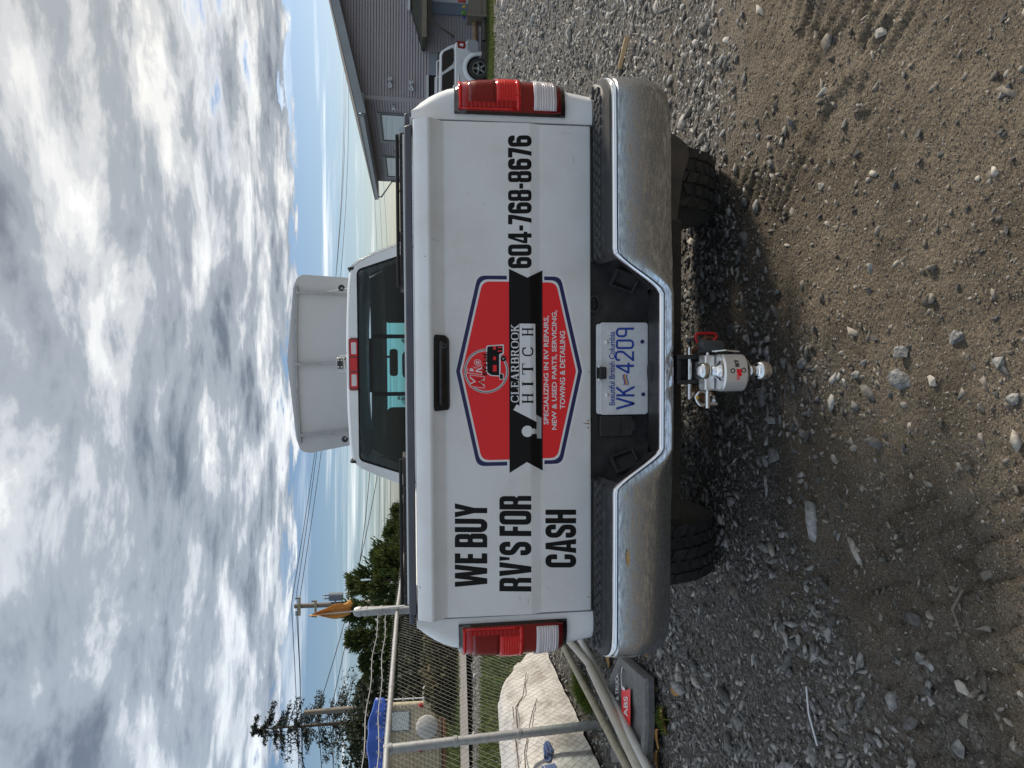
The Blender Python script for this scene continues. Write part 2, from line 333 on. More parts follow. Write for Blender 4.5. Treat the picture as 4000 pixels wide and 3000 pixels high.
SER = {
 'I': (.33, [[serI(0)]]),
 'H': (.92, [[serI(0)], [serI(.59)], [rect(.25,.46,.67,.54)]]),
 'T': (.80, [[[(.235,0),(.565,0),(.565,.06),(.485,.06),(.485,.93),(.73,.93),(.76,.72),(.80,.72),(.80,1),(0,1),(0,.72),(.04,.72),(.07,.93),(.315,.93),(.315,.06),(.235,.06)]]]),
 'C': (.84, [[stroke([(.76,.70),(.70,.96),(.25,.96),(.085,.72),(.085,.28),(.25,.04),(.68,.04),(.79,.26)], .13, .2)], [rect(.73,.68,.79,.99)]]),
 'L': (.72, [[[(0,0),(.72,0),(.72,.28),(.68,.28),(.62,.07),(.25,.07),(.25,.94),(.33,.94),(.33,1),(0,1),(0,.94),(.08,.94),(.08,.06),(0,.06)]]]),
 'E': (.72, [[[(0,0),(.72,0),(.72,.26),(.68,.26),(.62,.07),(.25,.07),(.25,.47),(.45,.47),(.5,.38),(.54,.38),(.54,.64),(.5,.64),(.45,.55),(.25,.55),(.25,.93),(.6,.93),(.65,.76),(.69,.76),(.69,1),(0,1),(0,.94),(.08,.94),(.08,.06),(0,.06)]]]),
 'A': (.90, [[[(0,0),(.27,0),(.27,.06),(.19,.06),(.25,.26),(.53,.26),(.59,.06),(.5,.06),(.5,0),(.9,0),(.9,.06),(.81,.06),(.53,1),(.40,1),(.11,.06),(0,.06)], [(.275,.34),(.505,.34),(.39,.74)]]]),
 'R': (.86, [[fillet([(0,0,0),(.33,0,0),(.33,.06,0),(.25,.06,0),(.25,.46,0),(.4,.46,0),(.62,.0,0),(.86,0,0),(.86,.06,0),(.76,.06,0),(.57,.5,0),(.72,.6,.1),(.72,1,.2),(0,1,0),(0,.94,0),(.08,.94,0),(.08,.06,0),(0,.06,0)]), rrect(.25,.54,.52,.93,.1)]]),
 'B': (.78, [[fillet([(0,0,0),(.77,0,.18),(.77,.5,.12),(.66,.53,.02),(.72,.58,.08),(.72,1,.18),(0,1,0),(0,.94,0),(.08,.94,0),(.08,.06,0),(0,.06,0)]), rrect(.25,.57,.53,.93,.1), rrect(.25,.07,.57,.49,.1)]]),
 'O': (.88, [[rrect(0,0,.88,1,.42), rrect(.18,.07,.70,.93,.26)]]),
 'K': (.88, [[[(0,0),(.33,0),(.33,.06),(.25,.06),(.25,.38),(.33,.47),(.56,.06),(.48,.06),(.48,0),(.88,0),(.88,.06),(.79,.06),(.46,.6),(.74,.94),(.83,.94),(.83,1),(.5,1),(.5,.94),(.6,.94),(.25,.52),(.25,.94),(.33,.94),(.33,1),(0,1),(0,.94),(.08,.94),(.08,.06),(0,.06)]]]),
}
def tess(group):
    loops = [[Vector((p[0], p[1], 0)) for p in l] for l in group]
    tri = tessellate_polygon(loops); vs = [p for l in loops for p in l]
    return [(v.x, v.y) for v in vs], [tuple(t) for t in tri]
def glyphs(text, table, gap=.05, space=.2):
    V = []; F = []; x = 0
    for ch in text:
        if ch == ' ': x += space; continue
        w, groups = table[ch]
        for g in groups:
            v, f = tess(g); o = len(V); V += [(a+x, b) for a, b in v]; F += [tuple(i+o for i in t) for t in f]
        x += w+gap
    return V, F
def fonttext(text, bold=0.0, shear=0.0, spacing=1.0):
    c = bpy.data.curves.new('t', 'FONT'); c.body = text; c.offset = bold; c.shear = shear; c.resolution_u = 3; c.fill_mode = 'FRONT'; c.space_character = spacing
    o = bpy.data.objects.new('t', c); COL.objects.link(o); dg = bpy.context.evaluated_depsgraph_get()
    me = o.evaluated_get(dg).to_mesh(); V = [(v.co.x, v.co.y) for v in me.vertices]; F = [tuple(p.vertices) for p in me.polygons]
    o.evaluated_get(dg).to_mesh_clear(); bpy.data.objects.remove(o); bpy.data.curves.remove(c); return V, F
def fit(VF, a0, b0, a1, b1):                           # stretch to a box
    V, F = VF; xs = [v[0] for v in V]; ys = [v[1] for v in V]; x0, x1, y0, y1 = min(xs), max(xs), min(ys), max(ys)
    return [(a0+(x-x0)/(x1-x0)*(a1-a0), b0+(y-y0)/(y1-y0)*(b1-b0)) for x, y in V], F
def flat(VF, fn):                                      # 2-D shape to 3-D
    mb = MB(); mb.add([fn(a, b) for a, b in VF[0]], VF[1]); return mb
def inset(poly, d):                                    # parallel offset of a convex polygon (positive = inwards)
    n = len(poly); P = [Vector(p[:2]) for p in poly]; c = sum(P, Vector((0, 0)))/n; lines = []
    for i in range(n):
        a, b = P[i], P[(i+1) % n]; t = (b-a).normalized(); nn = Vector((-t.y, t.x))
        if nn.dot(c-a) < 0: nn = -nn
        lines.append((a+nn*d, t))
    out = []
    for i in range(n):
        (a, t), (b, s) = lines[i-1], lines[i]; den = t.x*s.y-t.y*s.x; k = ((b-a).x*s.y-(b-a).y*s.x)/den; q = a+t*k
        out.append((q.x, q.y)+tuple(poly[i][2:]))
    return out

# ================================================================== GROUND
def vnoise(x, y, seed=0):
    ix = np.floor(x).astype(np.int64); iy = np.floor(y).astype(np.int64); fx = x-ix; fy = y-iy
    fx = fx*fx*(3-2*fx); fy = fy*fy*(3-2*fy)
    def h(a, b):
        n = (a*374761393+b*668265263+seed*974634777) & 0x7fffffff; n = ((n ^ (n >> 13))*1274126177) & 0x7fffffff
        return ((n ^ (n >> 16)) & 0xffff)/65535.0
    return (h(ix, iy)*(1-fx)+h(ix+1, iy)*fx)*(1-fy)+(h(ix, iy+1)*(1-fx)+h(ix+1, iy+1)*fx)*fy
def fbm(x, y, o=4, seed=0):
    s = 0; a = 0.5
    for k in range(o): s = s+a*(vnoise(x, y, seed+k)-.5); x = x*2.03+3.1; y = y*2.03+1.7; a *= .5
    return s
def base_h(X, Y):
    k = np.clip(.045+.0023*X, .018, .068); t = np.clip(Y-6.5, 0, None); t = np.where(t < 2, t*t/4, t-1); t = np.minimum(t, 20.0)
    return -k*t+.016*np.clip(X, -4, 4)*(1-smoothstep(8, 14, Y))
def gravelness(X, Y):
    yb = np.interp(X, [-2.4, -0.9, -0.2, 0.3, 3], [1.7, 2.15, 2.8, 3.3, 3.5])
    return smoothstep(-.75, .80, Y-yb+fbm(X*1.7, Y*1.7, 4, 5)*2.0+fbm(X*7, Y*7, 3, 6)*.9)
def gh(X, Y):
    X = np.asarray(X, float); Y = np.asarray(Y, float)
    near = 1-smoothstep(7, 12, Y)
    z = base_h(X, Y)+near*(fbm(X*1.1, Y*1.1, 3, 1)*.05+fbm(X*5, Y*5, 3, 2)*.020+fbm(X*22, Y*22, 3, 3)*.016)
    g = gravelness(X, Y)
    # ruts with pressed lug marks: one strip right, one strip left
    def rut(cx, cy, ang, halfw, length, lug, depth):
        wob = fbm(X*3, Y*3, 3, 61)*.35
        c, s = math.cos(ang), math.sin(ang); a = (X-cx)*c+(Y-cy)*s; b = -(X-cx)*s+(Y-cy)*c
        m = smoothstep(halfw, halfw-.05, np.abs(a))*smoothstep(length, length-.3, np.abs(b))
        ph = (b+wob*.35)/lug+.35*np.abs(a)/lug*np.sign(np.sin(a*30))+wob*2
        return -m*depth*(.4+np.clip(np.sin(ph*2*math.pi)*3, -1, 1)*np.clip(vnoise(X*5, Y*5, 9)*1.8-.55, 0, 1))
    # torn ridges of dried mud on the right, cracked tread print on the left
    ca, sa = math.cos(.55), math.sin(.55); U = X*ca+Y*sa; V = -X*sa+Y*ca
    rdg = 1-np.abs(fbm(U*13, V*3.2, 4, 71))*7; pm = smoothstep(.75, .35, np.hypot((X-1.25)/1.0, (Y-2.45)/.9))
    z = z+pm*np.clip(rdg, 0, 1)**3*.022*(.3+vnoise(X*4, Y*4, 72))
    pl_ = smoothstep(1.0, .7, np.hypot((X+.72)/.62, (Y-1.72)/.62)); U2 = (X*.86+Y*.5)*10.5; V2 = (-X*.5+Y*.86)*8.0
    best = np.full(X.shape, 9.0); sec = np.full(X.shape, 9.0); iu = np.floor(U2); iv = np.floor(V2)
    for du in (-1, 0, 1):
        for dv in (-1, 0, 1):
            a_ = iu+du; b_ = iv+dv; jx = np.abs(np.sin(a_*12.99+b_*78.2)*43758.5) % 1*.5+.25; jy = np.abs(np.sin(a_*39.3+b_*11.1)*24634.6) % 1*.5+.25
            d_ = np.hypot(U2-a_-jx, V2-b_-jy); sec = np.where(d_ < best, best, np.minimum(sec, d_)); best = np.minimum(best, d_)
    z = z-pl_*smoothstep(.20, .02, sec-best)*.016*(.35+.9*vnoise(X*7, Y*7, 75))
    z = z+rut(1.25, 2.35, -.5, .16, .9, .085, .014)*(1-g*.5)+rut(.1, 2.7, .15, .13, .7, .08, .006)+rut(.75, 3.0, -.3, .12, .5, .07, .010)
    return z
def axis(lo, hi, f0, f1, step, grow=1.16):
    a = list(np.arange(f0, f1, step)); d = step; x = a[-1]
    while x < hi: d *= grow; x += d; a.append(x)
    d = step; x = f0; pre = []
    while x > lo: d *= grow; x -= d; pre.append(x)
    return np.array(pre[::-1]+a)
gx = axis(-900, 900, -2.3, 2.3, .0125); gy = axis(-60, 1500, 1.35, 4.2, .0135)
GX, GY = np.meshgrid(gx, gy); GZ = gh(GX, GY)
nx, ny = len(gx), len(gy)
co = np.stack([GX, GY, GZ], -1).reshape(-1, 3)
ii = np.arange(ny-1)[:, None]*nx+np.arange(nx-1)[None, :]
quads = np.stack([ii, ii+1, ii+1+nx, ii+nx], -1).reshape(-1, 4)
def npmesh(name, co, faces):
    k = faces.shape[1]; me = bpy.data.meshes.new(name); me.vertices.add(len(co)); me.vertices.foreach_set('co', co.astype(np.float32).ravel())
    me.loops.add(faces.size); me.loops.foreach_set('vertex_index', faces.astype(np.int32).ravel())
    me.polygons.add(len(faces)); me.polygons.foreach_set('loop_start', np.arange(0, faces.size, k, dtype=np.int32))
    me.update(calc_edges=True); return me
def npobj(name, co, faces, material, parent=None, smooth=False, extra=None):
    me = npmesh(name, co, faces)
    if extra:
        for an, arr in extra.items():
            a = me.attributes.new(an, 'FLOAT', 'POINT'); a.data.foreach_set('value', arr.astype(np.float32).ravel())
    if smooth: me.polygons.foreach_set('use_smooth', np.ones(len(faces), bool))
    me.materials.append(material); o = bpy.data.objects.new(name, me); COL.objects.link(o)
    if parent is not None: put(o, parent)
    return o
def ground_material():
    m = bpy.data.materials.new('dirt_and_gravel'); m.use_nodes = True; t = m.node_tree; b = t.nodes['Principled BSDF']; N = t.nodes.new; L = t.links.new
    tcn = N('ShaderNodeTexCoord'); src = tcn.outputs['Object']
    def noise(s, d=5, r=.6):
        n = N('ShaderNodeTexNoise'); n.inputs['Scale'].default_value = s; n.inputs['Detail'].default_value = d; n.inputs['Roughness'].default_value = r; L(src, n.inputs['Vector']); return n.outputs[0]
    def ramp(f, stops):
        n = N('ShaderNodeValToRGB'); e = n.color_ramp.elements
        while len(e) < len(stops): e.new(.5)
        for q, (p, c) in zip(e, stops): q.position = p; q.color = (*c, 1)
        L(f, n.inputs[0]); return n.outputs[0]
    def mixc(f, a, c, mode='MIX'):
        n = N('ShaderNodeMix'); n.data_type = 'RGBA'; n.blend_type = mode
        for sck, x in ((n.inputs[0], f), (n.inputs[6], a), (n.inputs[7], c)):
            if isinstance(x, (int, float)): sck.default_value = x
            else: L(x, sck)
        return n.outputs[2]
    dirt = ramp(noise(2.3, 6), [(.36, (.118, .098, .074)), (.52, (.182, .152, .115)), (.68, (.230, .195, .150))])
    grit = ramp(noise(210, 3, .7), [(.33, (.30, .30, .30)), (.5, (.8, .8, .8)), (.68, (1.45, 1.42, 1.38))])
    dirt = mixc(1.0, dirt, grit, 'MULTIPLY')
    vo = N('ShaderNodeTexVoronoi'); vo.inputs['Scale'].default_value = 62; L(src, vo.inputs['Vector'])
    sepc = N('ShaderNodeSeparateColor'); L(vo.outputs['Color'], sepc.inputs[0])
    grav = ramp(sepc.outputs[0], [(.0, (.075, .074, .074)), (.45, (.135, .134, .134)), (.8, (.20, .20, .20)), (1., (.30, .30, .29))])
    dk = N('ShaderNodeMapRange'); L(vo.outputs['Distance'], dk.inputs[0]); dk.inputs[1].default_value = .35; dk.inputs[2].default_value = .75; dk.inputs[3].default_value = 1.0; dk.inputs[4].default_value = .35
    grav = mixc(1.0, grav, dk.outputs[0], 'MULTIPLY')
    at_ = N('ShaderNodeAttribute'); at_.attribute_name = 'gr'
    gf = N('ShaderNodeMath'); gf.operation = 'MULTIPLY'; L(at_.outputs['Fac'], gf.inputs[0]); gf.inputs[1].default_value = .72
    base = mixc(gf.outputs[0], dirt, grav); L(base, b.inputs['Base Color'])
    b.inputs['Roughness'].default_value = .9; b.inputs['Specular IOR Level'].default_value = .2
    h1 = noise(95, 6, .72); hm = N('ShaderNodeMath'); hm.operation = 'MULTIPLY_ADD'; L(vo.outputs['Distance'], hm.inputs[0]); hm.inputs[1].default_value = -.8; L(h1, hm.inputs[2])
    bn = N('ShaderNodeBump'); bn.inputs['Strength'].default_value = 1.0; bn.inputs['Distance'].default_value = .012; L(hm.outputs[0], bn.inputs['Height']); L(bn.outputs[0], b.inputs['Normal'])
    return m
M_ground = ground_material()
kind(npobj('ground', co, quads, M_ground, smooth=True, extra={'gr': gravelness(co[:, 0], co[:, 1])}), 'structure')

# ------------------------------------------------------------------ loose stones
PHI = (1+5**.5)/2
ICO = np.array([(-1,PHI,0),(1,PHI,0),(-1,-PHI,0),(1,-PHI,0),(0,-1,PHI),(0,1,PHI),(0,-1,-PHI),(0,1,-PHI),(PHI,0,-1),(PHI,0,1),(-PHI,0,-1),(-PHI,0,1)], float)/1.9
ICOF = np.array([(0,11,5),(0,5,1),(0,1,7),(0,7,10),(0,10,11),(1,5,9),(5,11,4),(11,10,2),(10,7,6),(7,1,8),(3,9,4),(3,4,2),(3,2,6),(3,6,8),(3,8,9),(4,9,5),(2,4,11),(6,2,10),(8,6,7),(9,8,1)])
OCT = np.array([(1,0,0),(-1,0,0),(0,1,0),(0,-1,0),(0,0,1),(0,0,-1)], float)
OCTF = np.array([(0,2,4),(2,1,4),(1,3,4),(3,0,4),(2,0,5),(1,2,5),(3,1,5),(0,3,5)])
def scatter(X, Y, size, base, faces, sink=.25, flat_=.55, elong=1.5):
    n = len(X); K = 40
    var = base[None]*(1+RNG.uniform(-.5, .45, (K, len(base), 1)))+RNG.uniform(-.22, .22, (K, len(base), 3))
    v = var[RNG.integers(0, K, n)]                       # n, verts, 3
    sc = np.stack([size*RNG.uniform(.9, elong*1.35, n), size*RNG.uniform(.45, .95, n), size*RNG.uniform(flat_*.6, flat_*1.3, n)], -1)
    v = v*sc[:, None]*.5
    ay = RNG.normal(0, .35, n); az = RNG.uniform(0, 6.283, n); c, s = np.cos(ay)[:, None], np.sin(ay)[:, None]
    x, y, z = v[..., 0]*c+v[..., 2]*s, v[..., 1], -v[..., 0]*s+v[..., 2]*c
    c, s = np.cos(az)[:, None], np.sin(az)[:, None]; x, y = x*c-y*s, x*s+y*c
    Z = gh(X, Y)+size*flat_*.5*(1-2*sink)
    co = np.stack([x+X[:, None], y+Y[:, None], z+Z[:, None]], -1).reshape(-1, 3)
    f = (faces[None]+(np.arange(n)*len(base))[:, None, None]).reshape(-1, 3); return co, f
def cone_points(n, y0, y1, power=1.0, wide=.60):
    Y = y0+(y1-y0)*RNG.uniform(0, 1, n)**power; X = RNG.uniform(-1, 1, n)*(wide*Y+.35); return X, Y
def stone_material(name, lo, mid, hi):
    m = bpy.data.materials.new(name); m.use_nodes = True; t = m.node_tree; b = t.nodes['Principled BSDF']; g = t.nodes.new('ShaderNodeNewGeometry')
    r_ = t.nodes.new('ShaderNodeValToRGB'); e = r_.color_ramp.elements; e.new(.5); e.new(.9)
    for q, (p, c) in zip(e, ((0, lo), (.5, mid), (.9, hi), (1, (.36, .33, .29)))): q.position = p; q.color = (*c, 1)
    t.links.new(g.outputs['Random Per Island'], r_.inputs[0]); n = t.nodes.new('ShaderNodeTexNoise'); n.inputs['Scale'].default_value = 55; n.inputs['Detail'].default_value = 6
    tcn = t.nodes.new('ShaderNodeTexCoord'); t.links.new(tcn.outputs['Object'], n.inputs['Vector'])
    mr = t.nodes.new('ShaderNodeMapRange'); t.links.new(n.outputs[0], mr.inputs[0]); mr.inputs[1].default_value = .3; mr.inputs[2].default_value = .7; mr.inputs[3].default_value = .6; mr.inputs[4].default_value = 1.4
    mm = t.nodes.new('ShaderNodeMix'); mm.data_type = 'RGBA'; mm.blend_type = 'MULTIPLY'; mm.inputs[0].default_value = 1; t.links.new(r_.outputs[0], mm.inputs[6]); t.links.new(mr.outputs[0], mm.inputs[7])
    t.links.new(mm.outputs[2], b.inputs['Base Color']); b.inputs['Roughness'].default_value = .8; b.inputs['Specular IOR Level'].default_value = .3
    bn = t.nodes.new('ShaderNodeBump'); bn.inputs['Strength'].default_value = .4; bn.inputs['Distance'].default_value = .004; t.links.new(n.outputs[0], bn.inputs['Height']); t.links.new(bn.outputs[0], b.inputs['Normal'])
    return m
M_stone = stone_material('gravel_stone', (.075, .073, .070), (.180, .177, .172), (.34, .335, .325))
M_pebble = stone_material('dirt_pebble', (.085, .076, .065), (.18, .16, .135), (.28, .26, .23))
M_rock = mat('rock_face', (.11, .112, .115), .85, var=(.34, .335, .32), vscale=26, vdet=10, vlo=.40, vhi=.64, bump=1.0, bscale=55, bdist=.012)
M_rockp = mat('pale_rock', (.34, .31, .27), .85, var=(.48, .45, .40), vscale=40, vdet=8, bump=.5, bscale=90, bdist=.006)
X1, Y1 = cone_points(66000, 1.9, 8.0, .85, .70); g1 = gravelness(X1, Y1); k = RNG.uniform(0, 1, len(X1)) < g1**1.3*np.where(X1 < .3, .30+.9*smoothstep(-.12, .10, fbm(X1*2.4, Y1*2.4, 3, 81)), 1.0); X1, Y1 = X1[k], Y1[k]
c1, f1 = scatter(X1, Y1, RNG.lognormal(math.log(.0170), .52, len(X1)), ICO, ICOF, sink=.34)
X2, Y2 = cone_points(27000, 8.0, 20.0, 1.2, .70); k = (X2 > .4) | (X2 < -2.5); X2, Y2 = X2[k], Y2[k]
c2, f2 = scatter(X2, Y2, RNG.lognormal(math.log(.036), .4, len(X2)), ICO, ICOF)
kind(npobj('gravel', np.concatenate([c1, c2]), np.concatenate([f1, f2+len(c1)]), M_stone), 'stuff')
o_ = COL.objects['gravel']; o_['label'] = 'loose grey crushed gravel covering the yard round the truck'; o_['category'] = 'gravel'
X3, Y3 = cone_points(7500, 1.3, 3.8, 1.0); k = RNG.uniform(0, 1, len(X3)) < (.35+.65*(fbm(X3*2.2, Y3*2.2, 3, 21) > .0)); X3, Y3 = X3[k], Y3[k]
c3, f3 = scatter(X3, Y3, RNG.lognormal(math.log(.0085), .62, len(X3)), ICO, ICOF, sink=.47)
X4, Y4 = cone_points(42000, 1.3, 3.4, 1.0)
c4, f4 = scatter(X4, Y4, RNG.lognormal(math.log(.0042), .35, len(X4)), OCT, OCTF, sink=.3, flat_=.8)
o_ = kind(npobj('pebbles', np.concatenate([c3, c4]), np.concatenate([f3, f4+len(c3)]), M_pebble), 'stuff')
o_['label'] = 'fine brown pebbles and grit strewn over the dirt in the foreground'; o_['category'] = 'pebbles'

def hull_rock(name, L, Wd, H, material, seed, n=13):
    rn = np.random.default_rng(seed); p = rn.normal(size=(n, 3)); p /= np.linalg.norm(p, axis=1)[:, None]; p *= rn.uniform(.6, 1.1, (n, 1)); p *= np.array([L/2, Wd/2, H/2])
    bm = bmesh.new(); [bm.verts.new(q) for q in p]; r_ = bmesh.ops.convex_hull(bm, input=bm.verts)
    bmesh.ops.delete(bm, geom=[v for v in bm.verts if not v.link_faces], context='VERTS')
    me = bpy.data.meshes.new(name); bm.to_mesh(me); bm.free(); me.materials.append(material)
    o = bpy.data.objects.new(name, me); COL.objects.link(o)
    m = o.modifiers.new('bevel', 'BEVEL'); m.width = min(L, Wd, H)*.05; m.segments = 1; m.limit_method = 'ANGLE'; m.angle_limit = R(25)
    return o
# (image x, image y, length px, width px, pale, label)
ROCKS = [
 (3543, 1485, 118, 88, 0, 'largest triangular grey rock on the dirt straight below the hitch ball'),
 (3550, 1376, 92, 66, 0, 'oval grey rock touching the big triangular rock below the hitch'),
 (3763, 1318, 90, 78, 0, 'blocky grey rock near the camera, right of the triangular rock'),
 (3922, 1427, 78, 64, 0, 'grey rock at the very front edge in line with the hitch'),
 (3673, 1485, 84, 46, 1, 'pale lens shaped stone between the triangular rock and the camera'),
 (3344, 1466, 74, 50, 0, 'rough grey stone halfway between hitch ball and triangular rock'),
 (3141, 1420, 62, 46, 0, 'grey stone just behind the lower hitch ball'),
 (3413, 1051, 80, 50, 0, 'long grey stone alone on the bare brown dirt'),
 (3970, 1560, 74, 54, 0, 'grey stone cut by the front edge, left of the hitch line'),
 (3221, 723, 54, 38, 1, 'bright cream stone lying in the sunlit dirt'),
 (3253, 369, 92, 40, 0, 'long thin grey stone standing out of the sunlit dirt'),
 (3463, 130, 86, 36, 1, 'long pale stone beside the tyre ruts at the dirt edge'),
 (3753, 2687, 100, 44, 1, 'long pale tan stone on the shaded tyre print'),
 (3724, 2926, 92, 60, 0, 'flat blue grey rock near the shaded front corner'),
 (3586, 2571, 62, 50, 0, 'round shouldered grey stone beside the pressed tread marks'),
 (3217, 2463, 84, 48, 0, 'largest grey stone among the shaded gravel left of the hitch'),
 (3955, 354, 84, 54, 0, 'dark grey rock at the front edge of the sunlit dirt'),
 (3977, 2716, 66, 44, 1, 'pale stone cut by the front edge on the shaded side'),
]
SMALLROCKS = [(3152,1286,42,30),(3196,1286,44,34),(3836,1593,60,40),(3112,1665,56,36),(3550,1745,66,40),(3796,1828,58,40),(3206,1875,62,28),(3105,1492,44,28),
 (2932,271,36,28),(3373,600,56,40),(3622,521,60,40),(3214,846,44,30),(3347,824,36,30),(3521,723,48,30),(3948,72,56,40),(3022,611,34,22),(3094,2839,66,32),(3069,2340,50,34),
 (3326,2550,50,30),(3499,2354,40,30),(3410,1140,60,44),(3430,1320,52,36),(3440,1420,40,30),(3490,1540,50,36),(3912,1243,50,30),(3900,1540,46,36),(3820,1430,44,32),(3300,1610,54,30),
 (3470,1700,38,24),(3160,1700,60,40),(3240,1690,44,28),(3130,1940,40,26),(3290,1990,44,26),(3700,1240,30,22),(3330,2130,44,22),(3260,2190,50,26),(3170,2170,44,22),(3190,2260,56,30),
 (3140,2310,44,26),(3290,2300,40,26),(3100,2430,50,28),(3250,2360,44,24),(3200,2590,50,28),(3290,2650,40,28),(3420,2560,46,26),(3480,2570,44,26),(3440,2690,50,24),(3520,2760,46,30),
 (3540,2910,70,30),(3300,2880,40,26),(3290,2960,44,24),(3600,700,40,24),(3700,600,44,30),(3760,480,36,24),(3800,820,50,30),(3680,900,40,24),(3860,980,36,24),(3560,300,44,24),(3340,240,46,26),
 (3280,160,40,26),(3850,200,40,28),(3120,480,30,20),(3060,330,30,18),(3770,1120,40,26),(3640,1180,34,22),(3960,900,50,34),(3980,620,44,30),(3930,520,50,34)]
pile = [r for r in ROCKS]
for i, (ix, iy, L, Wd, pale, lab) in enumerate(pile):
    p = atz(ix, iy, 0.0); dep = (p-CAM).dot(fw); k = dep/FPX
    p.z = float(gh(p.x, p.y)); o = hull_rock('rock', L*k*1.1, Wd*k*1.25, Wd*k*.85, M_rockp if pale else M_rock, 100+i)
    o.location = (p.x, p.y, p.z+Wd*k*.08); o.rotation_euler = (random.uniform(-.2, .2), random.uniform(-.2, .2), math.pi/2+random.uniform(-.5, .5)); tag(o, lab, 'rock', 'rocks on the dirt')
protos = []
for i, (ix, iy, L, Wd) in enumerate(SMALLROCKS):
    p = atz(ix, iy, 0.0); dep = (p-CAM).dot(fw); k = dep/FPX; p.z = float(gh(p.x, p.y))
    if i < 10: o = hull_rock('stone', 1.0, .8, .6, M_rock, 300+i, 11); protos.append(o)
    else: o = protos[i % 10].copy(); COL.objects.link(o)
    o.scale = (L*k*1.05, Wd*k*1.3, L*k*.75); o.location = (p.x, p.y, p.z+L*k*.08); o.rotation_euler = (random.uniform(-.3, .3), random.uniform(-.3, .3), random.uniform(0, 6.28))
    ur = 3000-iy; zone = ('near the front edge of the dirt' if ix > 3720 else 'straight behind the hitch' if 1250 < ur < 1800 else 'in the sunlit dirt' if ur >= 1800 else 'in the shaded gravel')
    tag(o, ('larger' if L > 48 else 'small')+' grey angular stone half sunk '+zone, 'stone', 'stones '+zone)

# ================================================================== HOUSE
M_siding = mat('grey_vinyl_siding', (.36, .325, .345), .55, var=(.325, .295, .312), vscale=1.5, vstretch=(.3, .3, 4))
M_fascia = mat('fascia_metal', (.30, .325, .345), .45, var=(.27, .29, .31), vscale=2)
M_roofm = mat('asphalt_roof', (.07, .072, .075), .9, var=(.10, .10, .10), vscale=6)
M_soffit = mat('soffit', (.30, .31, .32), .6)
M_blind = mat('white_blind', (.74, .80, .84), .6, var=(.68, .75, .80), vscale=3, vstretch=(1, 1, 6))
M_trim = mat('window_trim', (.22, .235, .245), .5)
M_trimd = mat('dark_window_frame', (.06, .055, .06), .5)
M_whitebox = mat('white_lamp_housing', (.60, .62, .62), .4)
M_wood = mat('weathered_wood', (.16, .135, .105), .85, var=(.23, .20, .16), vscale=8, vstretch=(1, 1, 6))
M_shingle = mat('mossy_shingles', (.05, .048, .045), .95, var=(.07, .085, .035), vscale=5, vlo=.45, vhi=.7)
M_pane = glass('window_pane', (.93, .96, .97))
HX, HY, HB, HT = 9.9, 29.0, -1.42, 3.30
RIDGE_X = 16.5; PT = .24
house = thing('house', 'grey sided house with low gable roof and two large windows', 'house', (HX, HY, HB))
z = HB+.12; ex = .105
gw = obj('gable_wall', MB().box(HX+.03, HY+.03, HB, 2*RIDGE_X-HX, HY+.2, HT), M_siding, house)
sw_ = obj('side_wall', MB().box(HX+.03, HY+.22, HB, HX+.2, HY+13.2, HT), M_siding, house)
while z < HT+PT*(RIDGE_X-HX)-.15:
    xl = HX if z+ex < HT+.02 else HX+max(0, (z+ex-HT)/PT)+.05
    mb = MB().prism([(HY-.050, z+.022), (HY-.046, z+.034), (HY-.016, z+ex), (HY+.018, z+ex), (HY+.018, z+.022)], lambda a, b: (xl, a, b), lambda a, b: (2*RIDGE_X-xl, a, b))
    obj('siding_board', mb, M_siding, gw)
    if z+ex < HT:
        mb = MB().prism([(HX-.050, z+.022), (HX-.046, z+.034), (HX-.016, z+ex), (HX+.018, z+ex), (HX+.018, z+.022)], lambda a, b: (a, HY+.06, b), lambda a, b: (a, HY+13.2, b))
        obj('siding_board', mb, M_siding, sw_)
    z += ex
obj('corner_trim', MB().box(HX-.062, HY-.062, HB, HX+.06, HY+.055, HT-.003), M_siding, house)
obj('corner_trim', MB().box(HX-.055, HY+13.16, HB, HX+.06, HY+13.25, HT-.003), M_siding, house)
tri = [(HX+.03, HT-.01), (RIDGE_X, HT+PT*(RIDGE_X-HX)-.05), (2*RIDGE_X-HX-.03, HT-.01)]
obj('gable_triangle', MB().prism(tri, lambda a, b: (a, HY+.03, b), lambda a, b: (a, HY+.19, b)), M_siding, house)
EX = HX-.80; EZ = HT-PT*.80
rf = obj('roof', MB().prism([(EX, EZ+.20), (RIDGE_X, EZ+.20+PT*(RIDGE_X-EX)), (2*RIDGE_X-EX, EZ+.20), (2*RIDGE_X-EX, EZ+.27), (RIDGE_X, EZ+.27+PT*(RIDGE_X-EX)), (EX, EZ+.27)],
    lambda a, b: (a, HY-.60, b), lambda a, b: (a, HY+14.0, b)), M_roofm, house)
obj('rake_fascia', MB().prism([(EX+.01, EZ-.06), (RIDGE_X, EZ-.06+PT*(RIDGE_X-EX)), (RIDGE_X, EZ+.245+PT*(RIDGE_X-EX)), (EX+.01, EZ+.245)], lambda a, b: (a, HY-.66, b), lambda a, b: (a, HY-.605, b)), M_fascia, rf)
obj('rake_fascia', MB().prism([(2*RIDGE_X-EX, EZ-.06), (RIDGE_X+.005, EZ-.06+PT*(RIDGE_X-EX)), (RIDGE_X+.005, EZ+.245+PT*(RIDGE_X-EX)), (2*RIDGE_X-EX, EZ+.245)], lambda a, b: (a, HY-.66, b), lambda a, b: (a, HY-.605, b)), M_fascia, rf)
obj('gutter', MB().prism([(EX-.12, EZ+.02), (EX-.12, EZ+.17), (EX-.15, EZ+.22), (EX+.005, EZ+.22), (EX+.005, EZ+.02)], lambda a, b: (a, HY-.50, b), lambda a, b: (a, HY+14.05, b)), M_fascia, rf)
